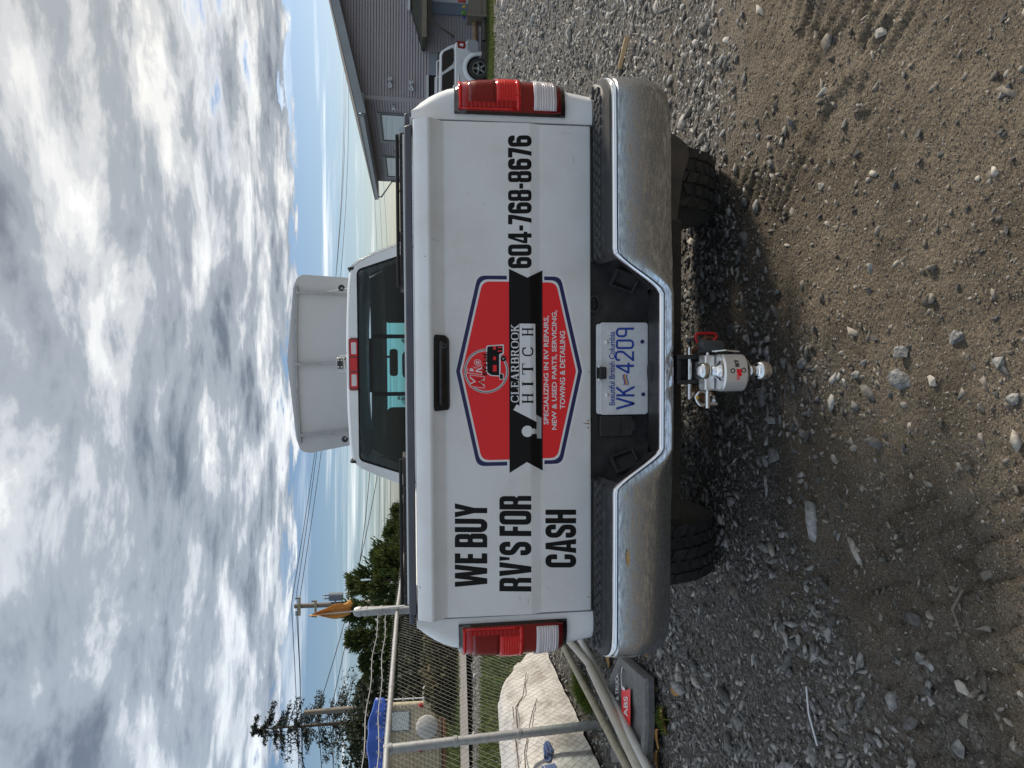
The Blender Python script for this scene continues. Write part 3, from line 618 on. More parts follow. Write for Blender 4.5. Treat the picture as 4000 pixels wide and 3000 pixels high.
obj('soffit', MB().prism([(EX+.02, EZ+.0), (HX-.03, EZ+.02), (HX-.03, EZ+.12), (EX+.02, EZ+.12)], lambda a, b: (a, HY-.55, b), lambda a, b: (a, HY+13.9, b)), M_soffit, rf)
obj('downspout', MB().tube([(EX-.05, HY+13.6, EZ+.05), (EX-.05, HY+13.6, EZ-.15), (HX-.08, HY+13.1, EZ-.75), (HX-.08, HY+13.1, HB+.2)], .045, 8), M_fascia, house, smooth=40)
def side_window(ya, yb, z0, z1):
    w = obj('window', MB().box(HX-.08, ya, z0, HX-.022, yb, z0+.12).box(HX-.08, ya, z1-.12, HX-.022, yb, z1).box(HX-.08, ya, z0+.12, HX-.022, ya+.12, z1-.12).box(HX-.08, yb-.42, z0+.12, HX-.022, yb, z1-.12), M_trim, house)
    obj('window_frame', MB().box(HX-.094, ya+.10, z0+.10, HX-.0805, yb-.40, z0+.16).box(HX-.094, ya+.10, z1-.17, HX-.0805, yb-.40, z1-.10).box(HX-.094, ya+.10, z0+.16, HX-.0805, ya+.17, z1-.17).box(HX-.094, yb-.45, z0+.16, HX-.0805, yb-.40, z1-.17), M_trimd, w)
    obj('blind', MB().box(HX-.062, ya+.12, z0+.12, HX-.056, yb-.42, z1-.12), M_blind, w)
    obj('pane', MB().grid([[(HX-.070, y_, z_) for y_ in (ya+.12, yb-.42)] for z_ in (z0+.12, z1-.12)]), M_pane, w)
side_window(HY+1.55, HY+5.7, .5, 2.72); side_window(HY+8.0, HY+12.4, .5, 2.70)
def floodlight(p, face):
    b = obj('floodlight', MB().box(p[0]-.05, p[1]-.05, p[2]-.05, p[0]+.05, p[1]+.05, p[2]+.05), M_whitebox, house, bevel=.01)
    for s in (-1, 1):
        q = Vector(p)+(Vector((s*.11, -.1, .02)) if face == 'y' else Vector((-.1, s*.11, .02)))
        d = Vector((s*.5, -1, -.4)).normalized() if face == 'y' else Vector((-1, s*.5, -.4)).normalized()
        Mx = Matrix.Translation(q) @ d.to_track_quat('Z', 'Y').to_matrix().to_4x4()
        obj('lamp_head', MB().lathe([(.03, -.08), (.05, -.06), (.085, .07), (.08, .075), (.02, .06)], 12, Mx), M_whitebox, b, smooth=40)
for ix, iy in ((1607, 338), (1523, 325)):
    p = at(ix, iy, HY-.08); floodlight((p.x, HY-.07, p.z), 'y')
p = at(1412, 385, HY-.08); obj('camera_box', MB().box(p.x-.06, HY-.15, p.z-.1, p.x+.06, HY-.022, p.z+.1), M_whitebox, house, bevel=.02)
floodlight((HX-.07, HY+6.9, 2.05), 'x')
obj('wall_lamp', MB().box(HX-.18, HY+.6, 2.0, HX-.022, HY+.75, 2.12), M_whitebox, house, bevel=.02)
# blocked window and dark opening low on the gable
a = at(1676, 294, HY-.05); b = at(1732, 214, HY-.05)
obj('blank_panel', MB().box(a.x, HY-.08, HB+.9, b.x, HY-.023, a.z), mat('blue_grey_panel', (.24, .26, .30), .5), house)
a2 = at(1674, 372, HY-.05)
op = obj('dark_window', MB().box(a2.x-1.0, HY-.075, HB+.9, a.x-.004, HY-.023, a2.z), M_dark, house)
obj('lintel', MB().box(a2.x-1.0, HY-.12, a2.z+.003, a.x-.01, HY-.023, a2.z+.09), M_whitebox, op)
# porch canopy
tip = at(1652, 142, 27.4); tp = at(1606, 48, HY-.05)
canopy = obj('porch_canopy', MB().add([(tip.x, 27.4, tip.z), (tip.x+6, 27.4, tip.z), (tip.x+6, HY-.025, tp.z), (tp.x, HY-.025, tp.z), (tip.x+.1, HY-.025, tip.z),
    (tip.x, 27.4, tip.z-.1), (tip.x+6, 27.4, tip.z-.1), (tip.x+6, HY-.025, tip.z-.1), (tip.x+.1, HY-.025, tip.z-.1)],
    [(0, 1, 2, 3), (0, 3, 4), (0, 5, 6, 1), (5, 8, 7, 6), (0, 4, 8, 5), (1, 6, 7, 2)]), M_shingle, house)
obj('edge_board', MB().box(tip.x-.02, 27.34, tip.z-.13, tip.x+6, 27.395, tip.z+.04), M_wood, canopy)
obj('canopy_gutter', MB().box(tp.x+.02, HY-.2, tp.z+.04, tip.x+6, HY-.06, tp.z+.14), M_whitebox, canopy)
br0 = at(1656, 65, 27.45); br1 = at(1704, 24, HY-.1)
obj('brace', MB().tube([(br0.x, 27.5, tip.z-.12), (br0.x, HY-.05, tip.z-1.2)], .05, 4), M_wood, canopy)
d0 = at(1688, 38, HY-.05); d1 = at(1830, 30, HY-.05)
dr = obj('door', MB().box(d0.x+.3, HY-.06, d1.z, d0.x+1.4, HY-.023, d0.z), mat('white_door', (.55, .57, .6), .4), house, bevel=.01)
obj('door_frame', MB().box(d0.x-.15, HY-.10, d1.z, d0.x+.295, HY-.023, d0.z+.003), mat('door_side_panel', (.16, .20, .25), .5), dr)
# planter box, toys, logs, beside the house
pl0 = at(1832, 66, 27.2); pl1 = at(1903, 10, 27.2)
gz_ = float(base_h(14.0, 27.2)); planter = thing('planter_box', 'weathered wooden planter box beside the house porch', 'planter', (pl0.x+.6, 27.3, gz_))
for q in range(4): obj('plank', MB().box(pl0.x, 27.10, gz_+.05+q*.17, pl0.x+1.5, 27.16, gz_+.20+q*.17), M_wood, planter, bevel=.01)
for xx in (pl0.x-.03, pl0.x+.75, pl0.x+1.45): obj('post', MB().box(xx, 27.02, gz_, xx+.1, 27.095, gz_+.80), M_wood, planter, bevel=.01)
obj('side', MB().box(pl0.x+.005, 27.165, gz_, pl0.x+.06, 27.9, gz_+.72), M_wood, planter)
ztop = gz_+.74
for nm, cc, dx, s, h, lab in (('toy_block', (.10, .26, .04), .06, .13, .16, 'small green plastic toy on the wooden planter'), ('toy_block', (.45, .35, .04), .28, .09, .13, 'small yellow plastic toy on the wooden planter'), ('toy_block', (.36, .04, .03), .47, .09, .30, 'small red plastic toy on the wooden planter'), ('toy_block', (.03, .05, .25), -.10, .08, .12, 'small blue plastic toy on the wooden planter')):
    o = obj(nm, MB().lathe([(s*.5, 0), (s*.62, h*.2), (s*.5, h*.55), (s*.6, h*.75), (s*.25, h)], 8, Matrix.Translation((pl0.x+dx, 27.06, ztop+.06 if dx > -.05 else ztop+.06))), mat('toy_paint', cc, .4), smooth=50); tag(o, lab, 'toy', 'toys on the planter')
lg0 = at(1866, 174, 27.6); lg1 = at(1864, 80, 27.6)
for q, (dy, dzz, rr2, lab) in enumerate(((0, .0, .11, 'pale cut log lying along the foot of the grey house'), (-.35, -.30, .10, 'dark timber lying on the ground before the pale log'))):
    g0 = float(base_h(lg0.x, 27.6)); o = obj('log', MB().tube([(lg0.x, 27.6+dy, g0+.42+dzz), (lg1.x, 27.6+dy, g0+.44+dzz)], [rr2, rr2*.9], 10), mat('log_bark', (.20, .13, .07) if q == 0 else (.07, .06, .05), .9, var=(.33, .25, .16) if q == 0 else (.1, .09, .08), vscale=6), smooth=50)
    tag(o, lab, 'log', 'logs by the house')
# grass strip in front of the house
gX = RNG.uniform(7, 17, 30000); gY = RNG.uniform(19.8, 26.6, 30000)+RNG.normal(0, .2, 30000); k = (fbm(gX*.8, gY*.8, 3, 31) > -.12) & (gY > 20.6+.25*(gX-12)+fbm(gX, gY, 3, 33)*2) ; gX, gY = gX[k], gY[k]
M_grass = leafmat('grass_blade', (.050, .080, .018), (.10, .12, .035), .3)
def blades(X, Y, Z, h, w):
    n = len(X); a = RNG.uniform(0, 6.283, n); lx = RNG.normal(0, .35, n)*h; ly = RNG.normal(0, .35, n)*h; hh = h*RNG.uniform(.5, 1.2, n)
    dx, dy = np.cos(a)*w, np.sin(a)*w
    co = np.stack([np.stack([X-dx, Y-dy, Z], -1), np.stack([X+dx, Y+dy, Z], -1), np.stack([X+lx, Y+ly, Z+hh], -1)], 1).reshape(-1, 3)
    return co, np.arange(3*n).reshape(-1, 3)
c_, f_ = blades(gX, gY, base_h(gX, gY)-.01, .09, .014)
o_ = kind(npobj('grass', c_, f_, M_grass), 'stuff'); o_['label'] = 'short green grass strip between the gravel and the house'; o_['category'] = 'grass'

# ================================================================== PARKED SUV
M_silver = mat('silver_car_paint', (.68, .70, .72), .28, .25, coat=.6)
M_carglass = mat('dark_car_glass', (.012, .013, .016), .06, coat=.5)
M_rim = mat('alloy_rim', (.50, .51, .53), .25, .9)
w0 = at(1914, 270, 26.0); sx0 = w0.x; sz0 = w0.z; sy0 = 26.0
suv = thing('parked_suv', 'silver suv parked sideways in front of the grey house', 'suv', (sx0, sy0+.9, sz0))
def sv(y): return lambda a, b: (sx0+a, sy0+y, sz0+b)
low = [(.80, .36), (.93, .46), (.955, .78), (.87, .86), (.86, 1.16), (.80, 1.24), (-2.7, 1.20), (-3.45, 1.06), (-3.62, .85), (-3.66, .50), (-3.55, .34), (-3.08, .34), (-3.02, .62), (-2.8, .80), (-2.50, .80), (-2.26, .62), (-2.2, .34), (-.46, .34), (-.42, .55), (-.28, .74), (0, .83), (.28, .74), (.42, .55), (.46, .36)]
bd = obj('body', MB().prism(low, sv(0), sv(1.82)), M_silver, suv, bevel=.05, seg=3)
top_ = [(.82, 1.235), (.70, 1.47), (.53, 1.70), (.42, 1.745), (-1.7, 1.765), (-1.95, 1.73), (-2.75, 1.20)]
obj('cabin', MB().prism(top_, sv(.05), sv(1.77)), M_silver, suv, bevel=.05, seg=3)
for nm, pl in (('quarter_window', [(.60, 1.26, .03), (.66, 1.30, .03), (.50, 1.60, .06), (.38, 1.66, .05), (-.10, 1.665, .04), (-.20, 1.655, .02), (.10, 1.30, .08), (.22, 1.255, .04)]), ('door_window', [(-.02, 1.25, .03), (-.30, 1.655, .06), (-1.0, 1.665, .02), (-1.0, 1.25, .02)]), ('front_window', [(-1.08, 1.25, .02), (-1.08, 1.665, .02), (-1.72, 1.665, .06), (-2.35, 1.25, .04)])):
    obj(nm, MB().prism(fillet(pl), sv(.036), sv(.06)), M_carglass, suv)
obj('rear_window', MB().prism([(.80, 1.30), (.60, 1.64), (.56, 1.62), (.74, 1.29)], sv(.2), sv(1.6)), M_carglass, suv)
tl = obj('tail_light', MB().prism(fillet([(.885, 1.155), (.655, 1.12), (.63, .90), (.70, .85), (.885, .865)], .02), sv(-.012), sv(.30)), M_lensd, suv)
obj('lamp_ring', MB().prism(fillet([(.80, 1.06), (.72, 1.05), (.70, .94), (.80, .93)], .02), sv(-.018), sv(-.005)), M_lensw, tl)
obj('bumper_skirt', MB().prism(fillet([(.97, .80), (.60, .80), (.52, .66), (.47, .40), (.90, .40), (.96, .5)], .03), sv(-.014), sv(1.834)), mat('grey_bumper_plastic', (.30, .31, .32), .5), suv, bevel=.02)
obj('fuel_door', MB().lathe([(.09, 0), (.088, .012), (0, .012)], 20, Matrix.Translation((sx0+.20, sy0+.004, sz0+1.08)) @ Matrix.Rotation(R(90), 4, 'X')), M_silver, suv, smooth=30)
obj('door_handle', MB().box(sx0-.48, sy0-.03, sz0+1.06, sx0-.26, sy0-.003, sz0+1.10), M_chromeb, suv, bevel=.012)
obj('roof_rail', MB().tube([(sx0+.25, sy0+.16, sz0+1.75), (sx0+.20, sy0+.16, sz0+1.83), (sx0-1.5, sy0+.16, sz0+1.84), (sx0-1.6, sy0+.16, sz0+1.76)], .022, 6), M_silver, suv, smooth=40)
obj('roof_rail', MB().tube([(sx0+.25, sy0+1.66, sz0+1.75), (sx0+.20, sy0+1.66, sz0+1.83), (sx0-1.5, sy0+1.66, sz0+1.84), (sx0-1.6, sy0+1.66, sz0+1.76)], .022, 6), M_silver, suv, smooth=40)
obj('spoiler', MB().box(sx0+.30, sy0+.2, sz0+1.745, sx0+.56, sy0+1.6, sz0+1.79), M_blackp, suv, bevel=.01)
def car_wheel(parent, x, y, side, rad=.375, wid=.23):
    Mx = Matrix.Translation((x, y, sz0+rad)) @ Matrix.Rotation(R(90)*side, 4, 'X')
    w = obj('wheel', MB().lathe([(rad*.64, -wid/2), (rad*.92, -wid/2), (rad, -wid*.35), (rad, wid*.35), (rad*.92, wid/2), (rad*.64, wid/2)], 32, Mx), M_rubber, parent, smooth=40)
    rm = obj('rim', MB().lathe([(rad*.635, -wid*.4), (rad*.635, wid*.5), (rad*.58, wid*.5), (rad*.56, wid*.2), (.05, wid*.15)], 32, Mx), M_dark, w, smooth=40)
    mb = MB(); mb.lathe([(.055, wid*.2), (.055, wid*.5), (.02, wid*.52)], 12, Mx)
    for q in range(5):
        A = Mx @ Matrix.Rotation(2*math.pi*q/5+.3, 4, 'Z')
        mb.add([A @ Vector(p) for p in ((.03, -.045, wid*.36), (rad*.60, -.028, wid*.44), (rad*.60, .028, wid*.44), (.03, .045, wid*.36), (.03, -.045, wid*.48), (rad*.60, -.028, wid*.50), (rad*.60, .028, wid*.50), (.03, .045, wid*.48))], [(4, 5, 6, 7), (0, 1, 5, 4), (3, 7, 6, 2), (1, 2, 6, 5), (0, 4, 7, 3), (0, 3, 2, 1)])
    mb.lathe([(rad*.57, wid*.46), (rad*.63, wid*.46), (rad*.63, wid*.52), (rad*.57, wid*.52)], 32, Mx, ring=True)
    obj('spokes', mb, M_rim, w)
for wx in (0, -2.65):
    car_wheel(suv, sx0+wx, sy0+.12, 1); car_wheel(suv, sx0+wx, sy0+1.70, -1)
    obj('wheel_well', MB().prism([(wx+.43*math.cos(a), .375+.45*math.sin(a)) for a in np.linspace(-.1, math.pi+.1, 16)], sv(.25), sv(1.57)), M_dark, suv)
    fl = MB(); rings = []
    for a in np.linspace(-.15, math.pi+.15, 18):
        c, s = math.cos(a), math.sin(a); rings.append([sv(y)(wx+r_*c, .375+r_*s) for r_, y in ((.43, .03), (.43, -.025), (.50, -.035), (.58, .002))])
    fl.loft(rings); obj('fender_flare', fl, M_silver, suv, smooth=50)

# ================================================================== FENCE
FXn, FXf = -2.92, -2.95
def rail_z(Y): return 1.615-.0125*max(0, Y-5.65) - (.02*max(0, Y-8.75))
fence = thing('chain_link_fence', 'galvanised chain link fence with round posts beside the truck', 'fence', (-2.93, 5.65, 0))
for Y, r_, top, lean in ((5.65, .036, 1.64, .09), (8.75, .052, 2.0, .02), (3.0, .036, 1.64, .05), (12.0, .036, 1.45, .0), (15.5, .036, 1.35, 0.)):
    ps = obj('fence_post', MB().tube([(-2.93+lean*.8, Y, float(gh(-2.9, Y))-.1), (-2.93-lean*.3, Y, top)], r_, 16), M_galv, fence, smooth=40)
    if r_ > .04: obj('post_cap', MB().lathe([(.053, top-.01), (.060, top-.005), (.060, top+.03), (.045, top+.07), (.015, top+.085)], 16, Matrix.Translation((-2.93-lean*.3, Y, 0))), M_galv, ps, smooth=40)
    for zb in ((top-.06, top-.24, top-.42, top-.60) if r_ > .04 else (top-.05, top-.55, top-1.05)):
        t_ = (zb+.1)/(top+.1); obj('clamp_band', MB().lathe([(r_+.001, -.016), (r_+.007, -.013), (r_+.007, .013), (r_+.001, .016)], 16, ring=True, M=Matrix.Translation((-2.93+lean*.8*(1-t_)-lean*.3*t_, Y, zb))), M_galv, ps, smooth=30)
seg_y = [2.0, 5.65, 8.75, 12.0, 15.5]
for a, b in zip(seg_y, seg_y[1:]):
    rl = obj('top_rail', MB().tube([(-2.95, a, rail_z(a)), (-2.95, b, rail_z(b))], .024, 12), M_galv, fence, smooth=40)
    for q in (.35, .7): yy = a+(b-a)*q; obj('rail_sleeve', MB().tube([(-2.95, yy-.06, rail_z(yy-.06)), (-2.95, yy+.06, rail_z(yy+.06))], .0265, 12), M_galv, rl, smooth=40)
dia = .040; mb = MB()
ncol = int((15.5-2.0)/dia)
def wire_seg(mb, p, q, r_=.0021):
    p, q = Vector(p), Vector(q); t = (q-p).normalized(); u = t.cross(Vector((1, 0, 0))).normalized(); w = Vector((1, 0, 0))
    pts = [c+(u*math.cos(a)+w*math.sin(a))*r_ for c in (p, q) for a in (0, 2.094, 4.189)]
    mb.add(pts, [(0, 1, 4, 3), (1, 2, 5, 4), (2, 0, 3, 5)])
for c in range(ncol):
    y0 = 2.0+c*dia; n = int(1.62/.037); zt = rail_z(y0)+.05; prev = None
    for k in range(n+1):
        zz = zt-k*.037; yy = y0+(dia if (k+c) % 2 else 0)+.008*math.sin(zz*5+y0*2); xx = -2.985+.015*math.sin(y0*2.3+zz*2)
        if zz < gh(-2.9, y0)+.02: break
        if prev: wire_seg(mb, prev, (xx, yy, zz), .0011 if y0 < 9 else .0015)
        prev = (xx, yy, zz)
o_ = kind(obj('wire_mesh', mb, mat('mesh_wire', (.105, .108, .11), .6, .2), fence), 'stuff')
for i, (za, zb) in enumerate(((1.80, 1.78), (1.66, 1.70))):
    pts = [(-2.95, y, (za if i == 0 else za-.0*y)+(zb-za)*(y-2)/7-.012*math.sin((y-2)*.9)+.01*math.sin(y*5.3)) for y in np.linspace(2.2, 8.75, 26)]
    bw = obj('barbed_wire', MB().tube(pts, .004, 5), M_galv, fence)
    tb = MB()
    for y in np.arange(2.5, 8.7, .22):
        zc = float(np.interp(y, [p[1] for p in pts], [p[2] for p in pts]))
        tb.tube([(-2.95-.015, y-.02, zc-.02), (-2.95+.015, y+.02, zc+.02)], .0025, 4); tb.tube([(-2.95+.015, y-.02, zc+.02), (-2.95-.015, y+.02, zc-.02)], .0025, 4)
    kind(obj('barbs', tb, M_galv, bw), 'stuff')
# flag on its own stick tied to the thick post
M_flag = leafmat('faded_orange_cloth', (.52, .26, .06), (.62, .36, .12), .35)
flag = thing('flag', 'torn faded orange flag on a thin stick tied to the thick post', 'flag', (-2.88, 8.70, 1.5))
obj('stick', MB().tube([(-2.86, 8.66, 1.50), (-2.93, 8.66, 2.56)], .009, 8), M_whitebox, flag, smooth=40)
P = []
for i in range(13):
    t = i/12; wv = .02+.21*t**1.15; row = []
    for j in range(8):
        s = j/7; row.append((-2.94+s*wv*(.95+.1*math.sin(i))+.02*math.sin(t*7+s*5), 8.66-.05*math.sin(s*6+t*3)-.01, 2.57-t*.46-(.02*s*t if s < .6 else .02*s*t+.025*math.sin(s*30)*t)+.0*t*s*s))
    P.append(row)
obj('cloth', MB().grid(P), M_flag, flag, smooth=60, solid=.003)
# dark cloth hanging over the fence top further back
P = [[(-2.95+.05*math.sin(t)*s, 10.1+.55*s+.03*math.sin(t*9), 1.53-.02*s-.30*t/3) for t in np.linspace(0, 3, 8)] for s in np.linspace(0, 1, 8)]
P = [[(x+.07*math.sin(y*14+z_*9), y, z_+.05*math.sin(y*9)) for x, y, z_ in row] for row in P]
tag(obj('hanging_cloth', MB().grid(P), mat('navy_cloth', (.035, .035, .06), .85, var=(.10, .03, .04), vscale=6, vlo=.55, vhi=.62), smooth=60, solid=.01), 'dark navy and red cloth draped over the chain link fence', 'cloth')
# pipes lying at the foot of the fence
def pipe(lab, pts, r_, material):
    return tag(obj('pipe', MB().tube(pts, r_, 12), material, smooth=40), lab, 'pipe', 'pipes along the fence')
M_pvc = mat('weathered_white_pipe', (.50, .47, .40), .5, var=(.36, .33, .27), vscale=14, vlo=.5, vhi=.75)
M_pvcc = mat('clean_white_pipe', (.60, .60, .58), .4, var=(.5, .5, .47), vscale=10)
pa, pb = atz(2202, 2527, .08), atz(2452, 3000, .10); d = (pb-pa)
pipe('thin mossy cream pipe nearest the fence, lying along it', [pa-d*.25, pb+d*.4], .027, mat('mossy_cream_pipe', (.42, .38, .28), .6, var=(.27, .25, .16), vscale=16, vlo=.48, vhi=.7))
pa, pm, pb = atz(2230, 2512, .10), atz(2300, 2592, .13), atz(2495, 3000, .09); d = pb-pm
pipe('middle grey pipe of the three along the fence, with a bell joint', [pa-(pm-pa)*1.5, pm, pm+d*.03, pm+d*.04, pb+d*.5], [.028, .028, .028, .034, .034], M_pvc)
pa, pb = atz(2275, 2513, .06), atz(2530, 3000, .07); d = pb-pa
pipe('clean bright white pipe farthest from the fence', [pa-d*.2, pb+d*.4], .027, M_pvcc)
# crushed plastic tray with a red label
pc = atz(2450, 2760, .03); tray = thing('crushed_tray', 'flattened grey plastic carton with torn red label beside the pipes', 'carton', (pc.x, pc.y, .0))
q = [atz(2424, 2556, .05), atz(2534, 2650, .05), atz(2528, 2830, .05), atz(2518, 2970, .06), atz(2400, 2985, .05), atz(2372, 2780, .05), atz(2384, 2650, .05)]
M_tray = mat('dirty_grey_plastic', (.12, .122, .125), .6, var=(.21, .205, .20), vscale=25, vlo=.5, vhi=.75, bump=.3, bscale=30, bdist=.005)
cen = sum(q, Vector())/len(q); mb = MB(); rings = []
for f_, zo in ((1.0, -.035), (1.0, .0), (.97, .018), (.80, .014), (.74, -.012), (.3, -.016)):
    rings.append([Vector((cen.x+(p.x-cen.x)*f_, cen.y+(p.y-cen.y)*f_, .045+zo+.008*math.sin(i*2.1))) for i, p in enumerate(q)])
mb.loft(rings); obj('panel', mb, M_tray, tray, smooth=30)
def traydec(name, box, VF, material, h):
    (x0, y0), (x1, y1) = box
    def fn(a, b):
        p = atz(x1+(x0-x1)*b, y0+(y1-y0)*a, h); return (p.x, p.y, h)
    return obj(name, flat(fit(VF, 0, 0, 1, 1), fn), material, tray)
traydec('red_label', ((2428, 2835), (2462, 2690)), ([(0, 0), (1, 0), (.96, .5), (1, 1), (.1, 1), (0, .6)], [(0, 1, 2, 3, 4, 5)]), M_redv, .052)
traydec('label_text', ((2436, 2800), (2452, 2720)), fonttext('ABS', .02), M_whitev, .055)
traydec('edge_text', ((2404, 2735), (2416, 2630)), fonttext('& TRUCK', .01), M_whitev, .055)
traydec('white_curve', ((2425, 2700), (2440, 2590)), (lambda s: tess([s]))(stroke([(0, 0), (.1, .8), (.6, 1), (1, .5)], .12, .3)), M_whitev, .054)
sp_ = MB()
for k_ in range(26):
    aa = RNG.uniform(0, 1, 2); p = atz(2480+35*aa[0], 2660+280*aa[1], .075); sp_.box(p.x-.012, p.y-.003, .066, p.x+.012, p.y+.003, .0685)
# sack
M_sack = mat('woven_white_sack', (.50, .49, .475), .8, var=(.30, .28, .255), vscale=4.5, vdet=8, vlo=.46, vhi=.66, bump=.6, bscale=14, bdist=.03)
P = []; ys = np.linspace(4.2, 7.7, 40)  # sack rows
for i, y in enumerate(ys):
    t = (y-4.2)/3.5; h = .86-.42*t+.05*math.sin(t*9); row = []
    for j in range(25):
        s = j/24; a = s*math.pi; endf = min(1, (1-t)*9+.05, t*9+.4)**.5
        x = -3.72+.66*math.cos(a)*(abs(math.cos(a))**-.35 if abs(math.cos(a)) > .02 else 1); zz = h*math.sin(a)**.55*endf
        nz = float(fbm(np.array(y*3.1), np.array(s*5.), 3, 40)+.5*fbm(np.array(y*9.), np.array(s*14.), 2, 44))
        row.append((x+nz*.13, y+.05*math.sin(s*7), max(-.02, zz+nz*.13)))
    P.append(row)
sack = thing('bulk_sack', 'large lumpy white woven sack with blue print behind the fence', 'sack', (-3.7, 6.0, 0))
mb = MB().grid(P); so = obj('bag', mb, M_sack, sack, smooth=70)
def sackdec(name, VF, ya, yb, sa, sb, material):
    V, F = fit(VF, 0, 0, 1, 1); mb = MB()
    def fn(a, b):
        y = ya+(yb-ya)*a; s = sa+(sb-sa)*b; i = (y-4.2)/3.5*39; j = s*24; i0, j0 = int(i), int(j); fi, fj = i-i0, j-j0
        g = lambda u, w: Vector(P[min(39, u)][min(24, w)])
        p = (g(i0, j0)*(1-fi)+g(i0+1, j0)*fi)*(1-fj)+(g(i0, j0+1)*(1-fi)+g(i0+1, j0+1)*fi)*fj
        return (p.x+.014, p.y, p.z+.010)
    return obj(name, flat((V, F), fn), material, sack)
M_blueprint = mat('blue_print', (.05, .09, .24), .7)
sackdec('printed_letters', fonttext('Sie', .03), 5.05, 5.75, .075, .135, M_blueprint)
sackdec('printed_triangle', ([(0, 0), (.5, 1), (1, 0), (.75, 0), (.5, .5), (.25, 0)], [(0, 1, 4, 5), (1, 2, 3, 4)]), 4.62, 4.98, .035, .09, M_blueprint)
# dry vines trailing over the sack
for lab, pts_ in (('long dry vine trailing across the white sack', ((4.9, .30), (5.3, .24), (5.8, .22), (6.3, .16), (6.6, .10))), ('short forked vine on the far end of the white sack', ((6.2, .30), (6.5, .22), (6.8, .20), (7.1, .12))), ('dark dry stem lying on top of the white sack', ((5.6, .42), (5.9, .36), (6.4, .34), (6.7, .28)))):
    vp = [Vector(P[min(39, int((y-4.2)/3.5*39))][int(s*24)])+Vector((.012, 0, .014)) for y, s in pts_]
    tag(obj('dry_vine', MB().tube(vp, [.007, .006, .005, .004, .003][:len(vp)], 6), mat('dry_vine_bark', (.10, .06, .04), .9), smooth=50), lab, 'vine', 'dry vines on the sack')
# weeds by the fence foot
def tuft(name, lab, cx, cy, n, rx, ry, h, m_):
    X = RNG.normal(cx, rx, n); Y = RNG.normal(cy, ry, n); c_, f_ = blades(X, Y, gh(X, Y)+RNG.uniform(0, h*.6, n), h, .006)
    return kind(tag(npobj(name, c_, f_, m_), lab, 'weed'), 'stuff')
p = atz(2225, 2680, .12); tuft('weed_clump', 'bright green feathery weed clump at the fence foot', p.x-.06, p.y+.05, 1100, .055, .12, .075, leafmat('weed_leaf', (.07, .12, .02), (.13, .17, .03), .35))
p = atz(2580, 2815, .0); tuft('weed_sprig', 'tiny green sprig in the gravel beside the carton', p.x, p.y, 160, .03, .03, .04, MATS['weed_leaf'])
# small litter: leaves, stick, twig, wood offcut
M_leafb = mat('dead_leaf', (.30, .13, .035), .7, var=(.42, .24, .08), vscale=60)
M_leafy = mat('yellow_dead_leaf', (.55, .36, .15), .7, var=(.45, .26, .1), vscale=60)
def dead_leaf(lab, ix, iy, s, m_, zo=.03):
    p = atz(ix, iy, zo); P = []
    for i in range(6):
        t = i/5; w = math.sin(math.pi*min(1, t*.92+.06))**.8*.5; P.append([((t-.5)*s, (j/2-1)*w*s*.8, .10*s*(abs(j/2-1)**1.5)+.06*s*math.sin(t*5)) for j in range(5)])
    o = obj('dead_leaf', MB().grid(P), m_, smooth=60); o.location = (p.x, p.y, float(gh(p.x, p.y))+zo*.6); o.rotation_euler = (random.uniform(-.3, .3), random.uniform(-.3, .3), random.uniform(0, 6.2))
    return tag(o, lab, 'leaf', 'fallen leaves')
for a in (('orange dead leaf right beside the bumper end', 2368, 2536, .13, M_leafb), ('curled tan dead leaf between pipes and bumper', 2354, 2578, .12, M_leafy), ('rusty dead leaf on gravel below the bumper corner', 2510, 2533, .10, M_leafb),
          ('small orange leaf at the edge of the carton', 2534, 2684, .08, M_leafb), ('pale yellow leaf beside the green sprig', 2567, 2816, .14, M_leafy), ('brown leaf lying on the grey carton', 2472, 2858, .11, M_leafb),
          ('brown leaf in front of the carton corner', 2546, 2891, .12, M_leafb), ('brown leaf at the picture edge by the pipes', 2543, 2985, .14, M_leafb), ('faded leaf on the gravel before the tray', 2610, 2700, .07, M_leafb)):
    dead_leaf(*a)
a, b = atz(3134, 2683, .02), atz(3167, 2915, .02); zg = float(gh(a.x, a.y)); zg2 = float(gh(b.x, b.y))
tag(obj('white_stick', MB().tube([(a.x, a.y, zg+.022), ((a.x+b.x)/2, (a.y+b.y)/2+.015, (zg+zg2)/2+.024), (b.x, b.y, zg2+.02)], .0030, 6), M_whitev, smooth=60), 'thin white plastic stick lying on the shaded gravel', 'stick')
a, b = atz(3740, 2304, .02), atz(3722, 2475, .02)
tag(obj('twig', MB().tube([(a.x, a.y, float(gh(a.x, a.y))+.012), ((a.x+b.x)/2, (a.y+b.y)/2+.02, float(gh(a.x, a.y))+.02), (b.x, b.y, float(gh(b.x, b.y))+.012)], [.003, .004, .002], 6), M_wood), 'thin dark twig on the tyre printed dirt', 'twig')
a, b = atz(2483, 148, .03), atz(2450, 270, .03); za = float(gh(a.x, a.y))+.035
tag(obj('wood_offcut', MB().prism([(-.022, 0), (.024, .004), (.018, .028), (-.018, .032)], lambda u_, w_: (a.x, a.y+u_, za+w_), lambda u_, w_: (b.x, b.y+u_*.7, za+w_*.8)), mat('fresh_wood', (.42, .29, .16), .8, var=(.50, .38, .24), vscale=30), bevel=.003), 'pale broken wood offcut lying on the gravel', 'wood')

